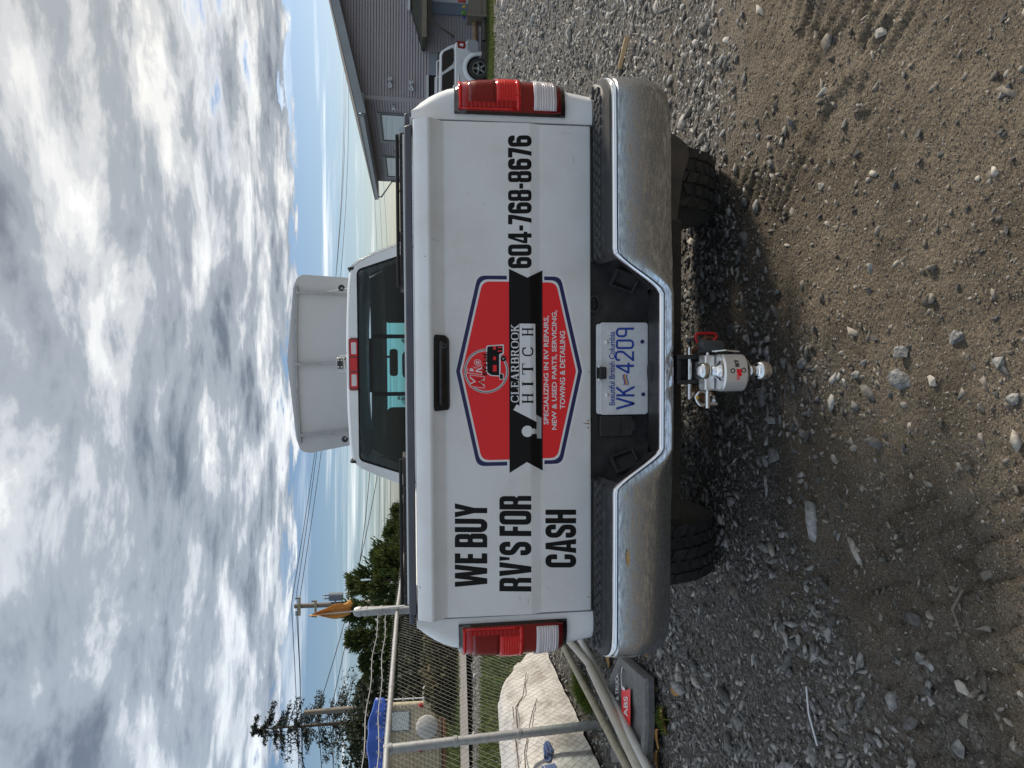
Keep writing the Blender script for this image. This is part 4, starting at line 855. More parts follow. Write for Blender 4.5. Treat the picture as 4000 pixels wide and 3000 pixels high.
# ================================================================== LEFT BACKGROUND
# camper
M_cream = mat('aged_cream_siding', (.48, .42, .31), .5, var=(.40, .32, .20), vscale=2.0, vlo=.5, vhi=.75)
M_rust = mat('rusty_steel', (.16, .07, .035), .85, var=(.25, .12, .06), vscale=12)
CY = 30.0
rvA = at(1491, 2756, CY); rvB = at(1728, 2940, CY); x0, x1 = rvB.x-1.1, rvA.x; z0, z1 = rvB.z, rvA.z; gzc = float(base_h(-15., CY))
RVC = Vector(((rvA.x+rvB.x)/2, CY, 0)); RVA = math.atan2(-RVC.x, CY)*.95
rv = thing('camper_trailer', 'old cream camper with ribbed siding behind the fence', 'camper', (RVC.x, CY, gzc))
bd = obj('body', MB().box(x0, CY, z0, x1, CY+3.6, z1), M_cream, rv, bevel=.15, seg=4)
nr = 15
for i in range(nr):
    za = z0+.12+i*(z1-z0-.24)/nr; hh = (z1-z0-.24)/nr
    obj('siding_rib', MB().prism([(CY+.02, za+.008), (CY-.022, za+.03), (CY-.022, za+hh-.04), (CY+.02, za+hh-.012)], lambda a, b: (x0+.16, a, b), lambda a, b: (x1-.14, a, b)), M_cream, bd)
obj('front_lobe', MB().box(x0-.9, CY-.5, z0+.9, x0+.62, CY-.03, z1+.25), mat('white_fibreglass', (.60, .58, .54), .4, var=(.5, .45, .38), vscale=3), rv, bevel=.16, seg=4)
w_a, w_b = at(1532, 2790, CY), at(1597, 2850, CY)
wn = obj('window', MB().box(w_b.x-.05, CY-.06, w_b.z-.05, w_a.x+.05, CY-.025, w_a.z+.05), M_trim, rv)
obj('foil_cover', MB().box(w_b.x, CY-.075, w_b.z, w_a.x, CY-.062, w_a.z), mat('crinkled_foil', (.62, .66, .66), .35, .5, bump=.8, bscale=14, bdist=.05), wn)
sc = at(1669, 2845, CY-.1)
sp0 = obj('spare_wheel_cover', MB().lathe([(.36, -.14), (.44, -.12), (.46, -.02), (.44, .06), (.36, .10), (.0, .11)], 28, Matrix.Translation((sc.x, CY-.16, sc.z)) @ Matrix.Rotation(R(90), 4, 'X')), mat('spare_cover_vinyl', (.56, .55, .54), .5, var=(.45, .44, .42), vscale=4), rv, smooth=40)
for ix, iy in ((1645, 2766), (1640, 2920)):
    p = at(ix, iy, CY-.05); obj('tail_light', MB().lathe([(.10, -.03), (.10, .04), (.06, .07), (0, .075)], 14, Matrix.Translation((p.x, CY-.035, p.z)) @ Matrix.Rotation(R(90), 4, 'X')), M_lens, rv, smooth=40)
obj('bumper', MB().box(x0+.1, CY-.25, z0-.16, x1, CY-.03, z0-.02), M_rust, rv, bevel=.02)
obj('chassis', MB().box(x0+.3, CY+.1, z0-.2, x1-.3, CY+3.3, z0-.005), M_rust, rv)
for wx in (x0+.25, x1-.25):
    obj('wheel', MB().lathe([(.1, -.11), (.33, -.11), (.36, -.06), (.36, .06), (.33, .11), (.1, .11)], 20, Matrix.Translation((wx, CY+1.8, gzc+.36)) @ Matrix.Rotation(R(90), 4, 'Y')), M_rubber, rv, smooth=40)
for zz in (z0+.2, z1-.12):
    pass
ld = MB(); lx = x1+.10
obj('ladder', MB().tube([(lx, CY-.02, z0+.15), (lx, CY-.02, z1+.05), (lx-.05, CY+.15, z1+.18)], .022, 6).tube([(lx+.02, CY+.38, z0+.15), (lx+.02, CY+.38, z1+.05), (lx-.05, CY+.55, z1+.18)], .022, 6), M_whitebox, rv, smooth=40)
for i in range(5): obj('ladder_rung', MB().tube([(lx-.08, CY-.03, z0+.35+i*.42), (lx+.10, CY-.03, z0+.35+i*.42)], .018, 6), M_whitebox, rv, smooth=40)
obj('grab_loop', MB().tube([(x1-.02, CY+.05, z0+.75), (x1+.50, CY+.05, z0+.75), (x1+.64, CY+.05, z0+.62), (x1+.64, CY+.05, z0+.42), (x1+.5, CY+.05, z0+.30), (x1-.02, CY+.05, z0+.30)], .045, 8), M_whitebox, rv, smooth=40)
obj('roof_rack', MB().tube([(x1-.05, CY+.1, z1+.02), (x1-.05, CY+.1, z1+.22), (x1-.05, CY+3., z1+.22), (x1-.05, CY+3., z1+.02)], .03, 6), M_whitebox, rv, smooth=40)
rv.rotation_euler.z = RVA
# tarp on the camper roof
M_tarp = mat('blue_tarpaulin', (.018, .065, .36), .38, var=(.03, .10, .46), vscale=5, bump=.3, bscale=8, bdist=.05)
P = []
for i in range(22):
    s = i/21; row = []
    for j in range(14):
        t = j/13; x = x0+.55+(x1-x0-.35)*s; lift = .62*math.sin(min(1, .15+s*.80)*math.pi)**.5+.03*math.sin(s*19+t*3)
        if t < .35: f_ = (.35-t)/.35; row.append((x, CY-.10-.06*math.sin(s*17)*f_-.10*f_, (z1+.02+lift)*(1-f_)+(z1-.10-.30*s*(1.05-s)*2-.05*math.sin(s*23))*f_))
        else: row.append((x, CY-.06+(t-.35)*3.2, z1+.03+lift*(1-.3*t)))
    P.append(row)
P = [[tuple(Matrix.Translation(RVC) @ Matrix.Rotation(RVA, 4, 'Z') @ Matrix.Translation(-RVC) @ Vector(p)) for p in row] for row in P]
tag(obj('tarpaulin', MB().grid(P), M_tarp, smooth=60, solid=.01), 'bright blue tarpaulin draped over the camper roof', 'tarp')
# far yard clutter beyond the fence
kind(obj('track', MB().grid([[(-14+4*s, 16.5+2.2*s+5.*t, float(base_h(-12., 17.+4*t))+.03) for s in np.linspace(0, 4.4, 8)] for t in np.linspace(0, 1, 4)]), mat('pale_dirt_track', (.26, .24, .22), .95, var=(.20, .185, .165), vscale=3), None), 'structure')
def rim_patch(name, lab, x_a, x_b, y_a, y_b, n, h):
    X = RNG.uniform(x_a, x_b, n); Y = RNG.uniform(y_a, y_b, n); c_, f_ = blades(X, Y, base_h(X, Y)+.0, h, .03); o = kind(npobj('grass', c_, f_, M_grass), 'stuff'); o['label'] = lab; o['category'] = 'grass'
rim_patch('grass', 'rough green verge seen through the fence in front of the dirt track', -11, -3.3, 9.5, 16.0, 9000, .16)
rim_patch('grass', 'rough green verge behind the dirt track below the camper', -20, -5, 22.5, 29.5, 14000, .25)

# ------------------------------------------------------------------ trees
def leaf_cards(pts, dirs, ln, wd):                       # small pointed leaf sprays: two triangles each
    n = len(pts); d = dirs/np.linalg.norm(dirs, axis=1)[:, None]; r_ = RNG.normal(size=(n, 3)); s = np.cross(d, r_); s /= np.linalg.norm(s, axis=1)[:, None]+1e-9
    ln = (ln*RNG.uniform(.6, 1.3, n))[:, None]; wd = (wd*RNG.uniform(.6, 1.3, n))[:, None]
    co = np.stack([pts, pts+d*ln*.5+s*wd, pts+d*ln, pts+d*ln*.5-s*wd], 1).reshape(-1, 3)
    return co, np.arange(4*n).reshape(-1, 4)
M_bark = mat('tree_bark', (.07, .055, .042), .95, var=(.11, .09, .07), vscale=12)
M_fir = leafmat('fir_needles', (.016, .026, .022), (.030, .042, .034), .12)
M_cedar = leafmat('cedar_foliage', (.034, .056, .018), (.068, .088, .026), .38)
M_ivy = leafmat('dark_ivy', (.022, .032, .018), (.042, .050, .028), .15)
def cedar(lab, x, y, h, rad, n=5200, seed=0, mt=None):
    zb = float(base_h(x, y)); t = thing('cedar_tree', lab, 'tree', (x, y, zb), 'cedars behind the fence')
    obj('trunk', MB().tube([(x, y, zb-.2), (x+.05, y, zb+h*.5), (x, y, zb+h*.92)], [.16, .09, .02], 8), M_bark, t, smooth=50)
    pts = []; dr = []; nb = 150
    for b in range(nb):
        f_ = RNG.uniform(.02, 1)**.85; az = RNG.uniform(0, 6.283); rr = rad*(1-f_)**.9*RNG.uniform(.5, 1.25)+.10; hz = zb+h*f_*.93
        up_ = RNG.uniform(.05, .75)+(.5 if f_ > .7 else 0); m_ = max(8, int(n/nb)); s = RNG.uniform(.15, 1, m_)**.7
        px_ = x+np.cos(az)*rr*s; py_ = y+np.sin(az)*rr*s; pz_ = hz+up_*rr*s**1.6+RNG.normal(0, .06, m_)
        pts.append(np.stack([px_+RNG.normal(0, .09, m_), py_+RNG.normal(0, .09, m_), pz_], -1)); dv = np.stack([np.cos(az)*np.ones(m_), np.sin(az)*np.ones(m_), np.full(m_, .5+up_)], -1)+RNG.normal(0, .5, (m_, 3)); dr.append(dv)
    c_, f_ = leaf_cards(np.concatenate(pts), np.concatenate(dr), .30, .045); npobj('crown', c_, f_, mt or M_cedar, t); return t
def pt_tree(ix, iy, Y): p = at(ix, iy, Y); return p
for ix, iy, Y, rad, lab in ((1330, 2390, 38, 1.9, 'tall loose cedar directly behind the utility pole'), (1345, 2275, 36, 1.6, 'cedar just right of the orange flag'), (1450, 2180, 37, 1.5, 'pointed cedar beyond the hanging cloth'),
                            (1505, 2085, 39, 1.2, 'low cedar near the truck cab'), (1340, 2500, 40, 1.8, 'cedar between the utility pole and the dark ivy thicket'), (1400, 2590, 40, 1.6, 'short cedar touching the dark ivy thicket'), (1535, 2005, 42, 1.0, 'smallest cedar peeping beside the truck cab')):
    p = at(ix, iy, Y); zb = float(base_h(p.x, Y)); cedar(lab, p.x, Y, p.z-zb, rad*1.35)
def thicket(lab, cx, cy, w, d_, h, n, mt, name='ivy_thicket', cat='shrub'):
    zb = float(base_h(cx, cy)); t = thing(name, lab, cat, (cx, cy, zb))
    for q in range(4): obj('stem', MB().tube([(cx+w*(q-1.5)*.25, cy, zb-.1), (cx+w*(q-1.5)*.28+.2, cy, zb+h*.6)], [.12, .05], 6), M_bark, t)
    a = RNG.uniform(0, 6.283, n); e = np.arcsin(RNG.uniform(0, 1, n)); r_ = RNG.uniform(.82, 1.02, n)
    dx, dy, dzz = np.cos(a)*np.cos(e), np.sin(a)*np.cos(e), np.sin(e)
    lump = 1+.22*fbm(a*1.6+3, e*3, 3, 50)*2
    X = cx+dx*w/2*r_*lump; Y = cy+dy*d_/2*r_*lump; Z = zb+h*(np.abs(dzz)**.75)*r_*lump
    pts = np.stack([X, Y, Z], -1); dv = np.stack([dx, dy, dzz*.6-.2], -1)+RNG.normal(0, .6, (n, 3)); c_, f_ = leaf_cards(pts, dv, .22, .09); npobj('crown', c_, f_, mt, t)
    core = MB().lathe([(w*.44, -.1), (w*.44, h*.35), (w*.36, h*.65), (w*.2, h*.84), (.1, h*.88)], 20, Matrix.Translation((cx, cy, zb)) @ Matrix.Scale(d_/w, 4, (0, 1, 0)))
    obj('inner_mass', core, mt, t, smooth=60)
a = at(1375, 2800, 44); thicket('big dark ivy covered thicket behind the camper', at(1400, 2830, 44).x, 44, 9.0, 5.0, a.z-float(base_h(a.x, 44.))+.2, 16000, M_ivy)
a = at(1420, 2990, 46); thicket('dark thicket at the picture edge beyond the camper', at(1400, 2990, 46).x-1.5, 47, 6.0, 4.5, a.z-float(base_h(a.x, 46.)), 9000, M_ivy)
a = at(1590, 2480, 33); thicket('dark low undergrowth beneath the cedars behind the fence', at(1590, 2430, 33).x, 34, 11.0, 4.0, a.z-float(base_h(a.x, 33.))+.3, 14000, M_ivy)
a = at(1650, 2560, 24); thicket('brown green scrub between the fence and the camper', at(1650, 2600, 24).x, 25, 4.5, 2.5, 1.2, 5000, leafmat('scrub_leaf', (.05, .055, .025), (.10, .085, .04), .2))
def fir(lab, x, y, h, rad, levels=26, sparse=1.0, name='fir_tree', group=None):
    zb = float(base_h(x, y)); t = thing(name, lab, 'tree', (x, y, zb), group)
    obj('trunk', MB().tube([(x, y, zb-.2), (x+.1, y, zb+h*.55), (x, y, zb+h*.98)], [h*.018, h*.011, .03], 8), M_bark, t, smooth=50)
    pts = []; dr = []; br = MB()
    for l in range(levels):
        f_ = .22+.78*(l+.5)/levels
        for b in range(RNG.integers(3, 6)):
            if RNG.uniform() > sparse: continue
            az = RNG.uniform(0, 6.283); ln = rad*(1.08-f_)**.75*RNG.uniform(.5, 1.15); hz = zb+h*f_+RNG.uniform(-.1, .1); tip_up = RNG.uniform(-.05, .25)
            m_ = 90; s = RNG.uniform(.15, 1, m_); bx, by = x+np.cos(az)*ln*s, y+np.sin(az)*ln*s; bz = hz-.28*ln*s+tip_up*ln*s**3+.15*ln
            pts.append(np.stack([bx, by, bz], -1)+RNG.normal(0, .05*(1+ln*.3), (m_, 3))); dr.append(np.stack([np.cos(az)*np.ones(m_)*.6, np.sin(az)*np.ones(m_)*.6, np.full(m_, -.25)], -1)+RNG.normal(0, .55, (m_, 3)))
            br.tube([(x, y, hz+.15*ln), (x+math.cos(az)*ln*.9, y+math.sin(az)*ln*.9, hz-.25*ln*.9+tip_up*ln*.73+.15*ln)], [.035, .01], 4)
    obj('branches', br, M_bark, t); c_, f_ = leaf_cards(np.concatenate(pts), np.concatenate(dr), .27*(h/13), .045*(h/13)); npobj('crown', c_, f_, M_fir, t)
p = at(984, 2826, 60); fir('tall sparse dark fir rising above the ivy thicket', p.x-.5, 60, p.z-float(base_h(p.x, 60.)), 6.0, 26)
for ix, iy, Y, lab in ((1555, 1560, 95, 'distant conifer seen through the truck windows left of the mirror'), (1570, 1330, 100, 'distant conifer seen through the truck windows right of the mirror'), (1552, 1640, 90, 'distant conifer seen through the left part of the rear window'), (1558, 748, 110, 'distant bare tree top between the house and the truck cab'), (1566, 788, 120, 'smaller distant tree top beside the house corner')):
    p = at(ix, iy, Y); fir(lab, p.x, Y, p.z-float(base_h(p.x, float(Y))), 2.2, 14, .9, 'far_conifer', 'distant conifers')
# ------------------------------------------------------------------ utility poles and lines
M_pole = mat('weathered_pole', (.15, .135, .115), .9, var=(.22, .20, .17), vscale=3, vstretch=(1, 1, .2))
M_wire = mat('wire', (.03, .03, .032), .6)
M_trans = mat('transformer_paint', (.14, .17, .21), .5)
PY = 65.0; p = at(1150, 2368, PY); PX, PZ = p.x, p.z; zb = float(base_h(PX, PY))
pole = thing('utility_pole', 'wooden utility pole with crossarms and grey transformers', 'utility pole', (PX, PY, zb))
obj('shaft', MB().tube([(PX+.1, PY, zb-.5), (PX, PY, PZ)], [.28, .20], 12), M_pole, pole, smooth=40)
for dz_, x_a, x_b in ((-.45, -.75, .85), (-1.8, -.95, .55)):
    obj('crossarm', MB().box(PX+x_a, PY-.30, PZ+dz_-.10, PX+x_b, PY-.17, PZ+dz_+.10), mat('crossarm_wood', (.36, .31, .2), .8), pole)
    for xx in (x_a+.1, (x_a+x_b)/2-.5, x_b-.1): obj('insulator', MB().lathe([(.05, 0), (.09, .05), (.06, .12), (.10, .18), (.05, .26)], 10, Matrix.Translation((PX+xx, PY-.235, PZ+dz_+.10))), M_trans, pole, smooth=40)
for dx, s in ((.75, 1.0), (-.70, .85)):
    tr_ = obj('transformer', MB().lathe([(.05, 0), (.36*s, .02), (.36*s, 1.15*s), (.30*s, 1.2*s), (.1, 1.22*s)], 18, Matrix.Translation((PX+dx, PY-.1, PZ-4.1+(1-s)*.4))), M_trans, pole, smooth=40)
    for q in (-.2, .2): obj('bushing', MB().lathe([(.05, 0), (.09, .1), (.05, .2), (.09, .3), (.05, .4), (.02, .55)], 8, Matrix.Translation((PX+dx+q*s*.7, PY-.1, PZ-4.1+(1-s)*.4+1.2*s))), M_trans, tr_, smooth=40)
    obj('bracket', MB().box(PX+min(dx, 0)+.0, PY-.15, PZ-3.5, PX+max(dx, 0), PY-.05, PZ-3.38), M_trans, tr_)
p2 = at(1187, 2785, 58.0); zb2 = float(base_h(p2.x, 58.)); tag(obj('utility_pole', MB().tube([(p2.x+.3, 58, zb2-.5), (p2.x, 58, p2.z)], [.28, .2], 12), M_pole, smooth=40), 'bare wooden utility pole standing in front of the dark fir', 'utility pole')
def line(lab, a, b, sag, r_=.028, n=24):
    a, b = Vector(a), Vector(b); pts = [a.lerp(b, i/n)-Vector((0, 0, sag*4*(i/n)*(1-i/n))) for i in range(n+1)]
    tag(obj('power_line', MB().tube(pts, r_, 4, False), M_wire), lab, 'power line', 'power lines')
ends = ((PX-.9, PZ-.2), (PX+.2, PZ+.25), (PX+1.2, PZ-.2))
LB = ('lowest', 'middle', 'topmost')
for i, (ax, az_) in enumerate(ends):
    line(LB[i]+' of the three high wires right of the utility pole', (ax, PY, az_), (PX+70+i*1.5, PY+54, 10.9+.4*i), 1.6)
    line(LB[i]+' of the three high wires left of the utility pole', (ax, PY, az_), (PX-60, PY+2+i, PZ+.5+.4*i), .9)
for i in range(3):
    line(('upper', 'second', 'third')[i]+' low wire crossing behind the cedars', (PX+.1, PY, PZ-7.0-.5*i), (PX+62, PY+62, 8.2-.8*i), .9, .022)
for i in range(2):
    line(('left', 'right')[i]+' slanting wire from the bare pole down behind the ivy', (p2.x, 58, p2.z-1.0-1.0*i), (p2.x+18, 72, 4.0+.9*i), .5, .03)
    line(('upper', 'lower')[i]+' wire leaving the bare pole to the picture edge', (p2.x, 58, p2.z-1.0-.9*i), (p2.x-30, 60, p2.z-1.0-.9*i), .6, .03)

# ================================================================== PICKUP TRUCK
T = 2.41
# the truck stands on ground that falls slightly to its left, so it leans by about a degree
LEAN = Matrix.Translation((.010, 0, 0)) @ Matrix.Rotation(R(-.92), 4, 'Y'); LEANI = LEAN.inverted()
def at(x, y, Y):                        # photo pixel -> point on the truck's own plane at distance Y, in truck coordinates
    d = LEANI.to_3x3() @ ray(x, y); c = LEANI @ CAM; return c + d*((Y-c.y)/d.y)
TRUCK_THINGS = []
truck = thing('pickup_truck', 'white pickup truck with advertising on its tailgate and chrome bumper', 'pickup truck', (0, 4.6, 0))
# ---- tailgate -------------------------------------------------------
ZT, ZB = at(1622, 1440, T).z, at(2305, 1440, T).z
z_lip = at(1677, 1440, T-.036).z; z_under = at(1745, 1440, T-.006).z; z_c0 = at(2076, 1440, T-.014).z; z_c1 = at(2108, 1440, T-.003).z
PROF = [(ZB-.001, .000), (ZB+.006, .0030), (z_c1-.004, .0030), (z_c1, .0035), (z_c0, .0130), (z_c0+.005, .0138), (z_under, .0050), (z_under+.010, .0052), (z_lip-.012, .0330), (z_lip-.003, .0372), (z_lip+.003, .0365), (ZT-.012, .0190), (ZT-.003, .0145), (ZT, .006)]
PZS = [a for a, _ in PROF]; POS = [b for _, b in PROF]
def gate_y(z): return T-float(np.interp(z, PZS, POS))
GW = .803
rows = []
for z, o in PROF:
    rows.append([(x, T-o, z) for x in (-GW, -GW+.004, -.5, 0, .5, GW-.004, GW)])
mb = MB().grid(rows)
mb.grid([[(-GW, T-o, z), (-GW, T+.05, z)] for z, o in PROF]).grid([[(GW, T-o, z), (GW, T+.05, z)] for z, o in PROF])
mb.grid([[(x, T-.006, ZT), (x, T+.05, ZT)] for x in (-GW, 0, GW)]).grid([[(x, T, ZB), (x, T+.05, ZB)] for x in (-GW, 0, GW)])
mb.box(-GW+.001, T+.03, ZB+.004, GW-.001, T+.06, ZT-.003)
gate = obj('tailgate', mb, M_white, truck, smooth=50)
def conform(VF, off, zfun=gate_y):
    bm = bmesh.new(); vv = [bm.verts.new((a, 0, b)) for a, b in VF[0]]
    for f in VF[1]:
        try: bm.faces.new([vv[i] for i in f])
        except ValueError: pass
    zs = [v.co.z for v in bm.verts]; lo, hi = min(zs), max(zs)
    for pz in PZS:
        if lo < pz < hi: bmesh.ops.bisect_plane(bm, geom=bm.verts[:]+bm.edges[:]+bm.faces[:], plane_co=(0, 0, pz), plane_no=(0, 0, 1))
    for v in bm.verts: v.co.y = zfun(v.co.z)-off
    for f in bm.faces: f.normal_update()
    me = bpy.data.meshes.new('decal'); bm.to_mesh(me); bm.free(); return me
def TG(x, y): p = at(x, y, T-.006); return (p.x, p.z)
def decal(name, VF, m_, off): o = obj(name, conform(VF, off), m_, gate); return o
def boxfit(VF, ix0, ix1, iy0, iy1, lift=0):              # iy0 = left end, iy1 = right end, ix0 top, ix1 bottom (photo pixels)
    V, F = fit(VF, 0, 0, 1, 1); out = []
    for a, b in V: out.append(TG(ix1+(ix0-ix1)*b, iy0+(iy1-iy0)*a))
    return out, F
s1 = .5425
def Z1(x, y): return (1500+s1*x, 250+s1*y)
def Z3(x, y): return (1500+s1*x, 1800+s1*y)
def ZH(x, y): return TG(1750+.482*x, 1050+.482*y)
decal('phone_number', boxfit(glyphs('604-768-8676', BLK, .052), 1500+s1*891, 1500+s1*1060, 250+s1*1472, 250+s1*519), M_black, .0006)
decal('slogan_line', boxfit(glyphs('WE BUY', BLK, .045, .17), 1500+s1*510, 1500+s1*743, 1800+s1*908, 1800+s1*306), M_black, .0006)
decal('slogan_line', boxfit(glyphs("RV'S FOR", BLK, .045, .17), 1500+s1*829, 1500+s1*1058, 1800+s1*936, 1800+s1*250), M_black, .0006)
decal('slogan_line', boxfit(glyphs('CASH', BLK, .045), 1500+s1*1163, 1500+s1*1385, 1800+s1*770, 1800+s1*353), M_black, .0006)
hexp = [(65, 830, 30), (240, 55, 75), (915, 63, 75), (1088, 830, 30), (925, 1580, 75), (235, 1599, 75)]
def hexdec(d, m_, off, name):
    pl = [ZH(*p) for p in fillet(inset(hexp, d), 0, 6)]; decal(name, tess([pl]), m_, off)
hexdec(-20, M_whitev, .0005, 'emblem_border'); hexdec(0, M_navy, .0008, 'emblem_ring'); hexdec(31, M_whitev, .0011, 'emblem_line'); hexdec(48, M_redv, .0014, 'emblem_field')
def pdec(name, pts, m_, off): decal(name, tess([[ZH(*p) for p in pts]]), m_, off)
pdec('banner_edge', [(475, -20), (638, 62), (780, -12), (782, 1660), (636, 1585), (478, 1680)], M_whitev, .0009)
pdec('banner', [(491, 2), (639, 74), (766, 12), (768, 1636), (636, 1563), (496, 1652)], M_black, .0018)
def hboxfit(VF, x0, x1, y0, y1):
    V, F = fit(VF, 0, 0, 1, 1); return [ZH(x1+(x0-x1)*b, y0+(y1-y0)*a) for a, b in V], F
decal('brand_text', hboxfit(glyphs('CLEARBROOK', SER, .10), 507, 572, 1081, 450), M_whitev, .0022)
pdec('hitch_bar', [(576, 445), (705, 446), (711, 1180), (717, 1240), (527, 1142), (553, 1098), (577, 1108)], M_whitev, .0022)
pdec('hitch_bracket', [(712, 1181), (757, 1207), (757, 1375), (721, 1373), (717, 1338), (698, 1332), (698, 1300), (716, 1296), (718, 1241)], M_greyv, .0023)
pdec('hitch_ball_mark', [(640+46*math.cos(a), 1315+46*math.sin(a)) for a in np.linspace(0, 2*math.pi, 32)[:-1]], M_whitev, .0022)
pdec('hitch_ball_neck', [(676, 1297), (700, 1292), (700, 1338), (676, 1333)], M_whitev, .00225)
for ch, ya, yb in (('H', 1091, 1008), ('I', 951, 914), ('T', 856, 768), ('C', 708, 634), ('H', 547, 478)):
    decal('brand_letter', hboxfit(glyphs(ch, SER), 597, 688, ya, yb), M_black, .0026)
for tx, x0, x1, ya, yb in (('SPECIALIZING IN RV REPAIRS,', 776, 822, 1262, 380), ('NEW & USED PARTS, SERVICING,', 842, 888, 1305, 336), ('TOWING & DETAILING', 907, 950, 1136, 504)):
    decal('service_line', hboxfit(fonttext(tx, .022), x0, x1, ya, yb), M_whitev, .0019)
ang = np.linspace(0, 2*math.pi, 49)[:-1]
def ring(cx, cy, ro, ri): return tess([[ZH(cx+ro*math.cos(a), cy+ro*math.sin(a)) for a in ang], [ZH(cx+ri*math.cos(a), cy+ri*math.sin(a)) for a in ang]])
decal('logo_ring', ring(308, 828, 180, 160), M_whitev, .0018); decal('logo_ring', ring(308, 828, 176, 171), M_black, .0021); decal('logo_ring', ring(308, 828, 168, 163), M_greyv, .0021)
for dx, bold, m_, off in ((0, .075, M_whitev, .0024), (0, .005, M_redv, .0027)):
    decal('logo_letters', hboxfit(fonttext('M', bold, .15), 180-4*(bold > .05), 292+4*(bold > .05), 965+4*(bold > .05), 862-4*(bold > .05)), m_, off)
    decal('logo_letters', hboxfit(fonttext('R', bold, .15), 158-4*(bold > .05), 270+4*(bold > .05), 856+4*(bold > .05), 782-4*(bold > .05)), m_, off)
    decal('logo_letters', hboxfit(fonttext('o', bold, .1), 214-4*(bold > .05), 264+4*(bold > .05), 782+4*(bold > .05), 738-4*(bold > .05)), m_, off)
decal('logo_name', hboxfit(fonttext("RV's Ltd.", .02), 278, 316, 862, 676), M_black, .0030)
pdec('logo_trailer_edge', fillet([(308, 622, 18), (308, 842, 30), (345, 868, 20), (414, 872, 5), (414, 898, 3), (448, 898, 3), (448, 852, 3), (424, 846, 3), (424, 700, 5), (450, 690, 5), (450, 612, 10)]), M_whitev, .0024)
pdec('logo_trailer', fillet([(316, 630, 18), (316, 838, 30), (348, 860, 20), (412, 864, 5), (412, 692, 5), (440, 682, 5), (440, 622, 10)]), M_black, .0028)
pdec('logo_trailer_tongue', [(418, 892), (442, 892), (442, 856), (418, 850)], M_black, .00285)
for a, b, c, d in ((362, 780, 392, 832), (364, 712, 386, 740), (364, 628, 386, 655), (402, 630, 432, 642), (402, 660, 432, 672)): pdec('logo_window', [(a, b), (c, b), (c, d), (a, d)], M_redv, .0031)
decal('logo_wheel', ring(446, 728, 22, 9), M_black, .0032)
# scuffs, grime and a rust run on the tailgate
M_scuff = mat('scuff', (.40, .385, .36), .7); M_rustrun = mat('rust_run', (.33, .17, .06), .8)
for ix, iy, ln, wd, an in ((1660, 1006, 14, 3, .5), (1892, 795, 10, 2, .2), (1700, 940, 40, 1.5, .25), (2240, 620, 46, 1.5, 1.5), (2215, 520, 60, 1.2, .1), (2030, 2335, 26, 2, 1.5), (2062, 2345, 30, 1.5, 1.5), (1640, 2290, 12, 4, 1.4), (2140, 2300, 18, 1.6, .9), (1830, 760, 22, 1.2, .7)):
    dx_, dy_ = math.cos(an), math.sin(an); pts_ = [(ix+dx_*ln*t-dy_*wd*w_, iy+dy_*ln*t+dx_*wd*w_) for t, w_ in ((-.5, 0), (-.2, .5), (.3, .3), (.5, 0), (.2, -.4), (-.3, -.5))]
    decal('scuff_mark', tess([[TG(*p) for p in pts_]]), M_scuff, .0004)
for iy, h_ in ((1640, 10), (1652, 26), (1668, 12), (1450, 6), (2330, 8)): decal('rust_run', tess([[TG(2302, iy), TG(2302, iy+6), TG(2302-h_*.6, iy+4), TG(2302-h_, iy+2)]]), M_rustrun, .0005)
# tailgate handle in its dark recess
hx = [TG(1500+s1*x, 1000+s1*y) for x, y in fillet([(356, 1090, 18), (362, 1115, 14), (466, 1108, 26), (474, 1080, 30), (468, 600, 30), (440, 570, 30), (362, 567, 14), (355, 590, 14)])]
hd = obj('handle', MB().prism(hx, lambda a, b: (a, gate_y(b)-.004, b), lambda a, b: (a, gate_y(b)+.012, b)), M_blackp, gate)
hx2 = [(a*1.0, b) for a, b in inset([TG(1500+s1*x, 1000+s1*y) for x, y in [(368, 1100), (450, 1096), (452, 590), (368, 580)]], .012)]
obj('handle_lever', MB().prism(hx2, lambda a, b: (a, T-.040, b), lambda a, b: (a, T+.0, b)), M_blackp, hd, bevel=.006)
lk = TG(1500+s1*425, 1000+s1*648); obj('lock', MB().lathe([(.010, 0), (.010, .004), (.004, .005)], 16, Matrix.Translation((lk[0], T-.040, lk[1])) @ Matrix.Rotation(R(90), 4, 'X')), M_pad, hd)
# cap along the tailgate top, rolled cover behind
zc0 = ZT+.004
cp = [(-GW+.012, zc0), (GW-.012, zc0), (GW-.018, zc0+.024), (-GW+.018, zc0+.024)]
obj('tailgate_cap', MB().prism(cp, lambda a, b: (a, T-.004+(b-zc0)*.4, b), lambda a, b: (a, T+.085, b)), M_cap, truck, bevel=.004)
obj('cap_trim', MB().box(-GW+.02, T+.088, zc0+.012, GW-.02, T+.096, zc0+.029), M_alu, truck)
for sgn in (1, -1):
    xs0, xs1 = (.275, .80) if sgn > 0 else (-.80, -.285)
    ribs = obj('bed_cover', MB().prism([(xs0+(.012 if sgn > 0 else 0), zc0+.016), (xs1-(0 if sgn > 0 else .012), zc0+.016), (xs1, zc0+.040), (xs0, zc0+.040)], lambda a, b: (a, T+.12, b), lambda a, b: (a, T+.26, b)), M_fabric, truck, bevel=.005)
    for q in range(7):
        xx = xs0+(q+.5)*(xs1-xs0)/7; obj('cover_rib', MB().box(xx-.004, T+.112, zc0+.014, xx+.004, T+.119, zc0+.038), M_pad, ribs)
    obj('cover_seam', MB().tube([(xs0+.01, T+.118, zc0+.047), (xs1-.01, T+.118, zc0+.047)], .006, 8), M_dark, ribs)

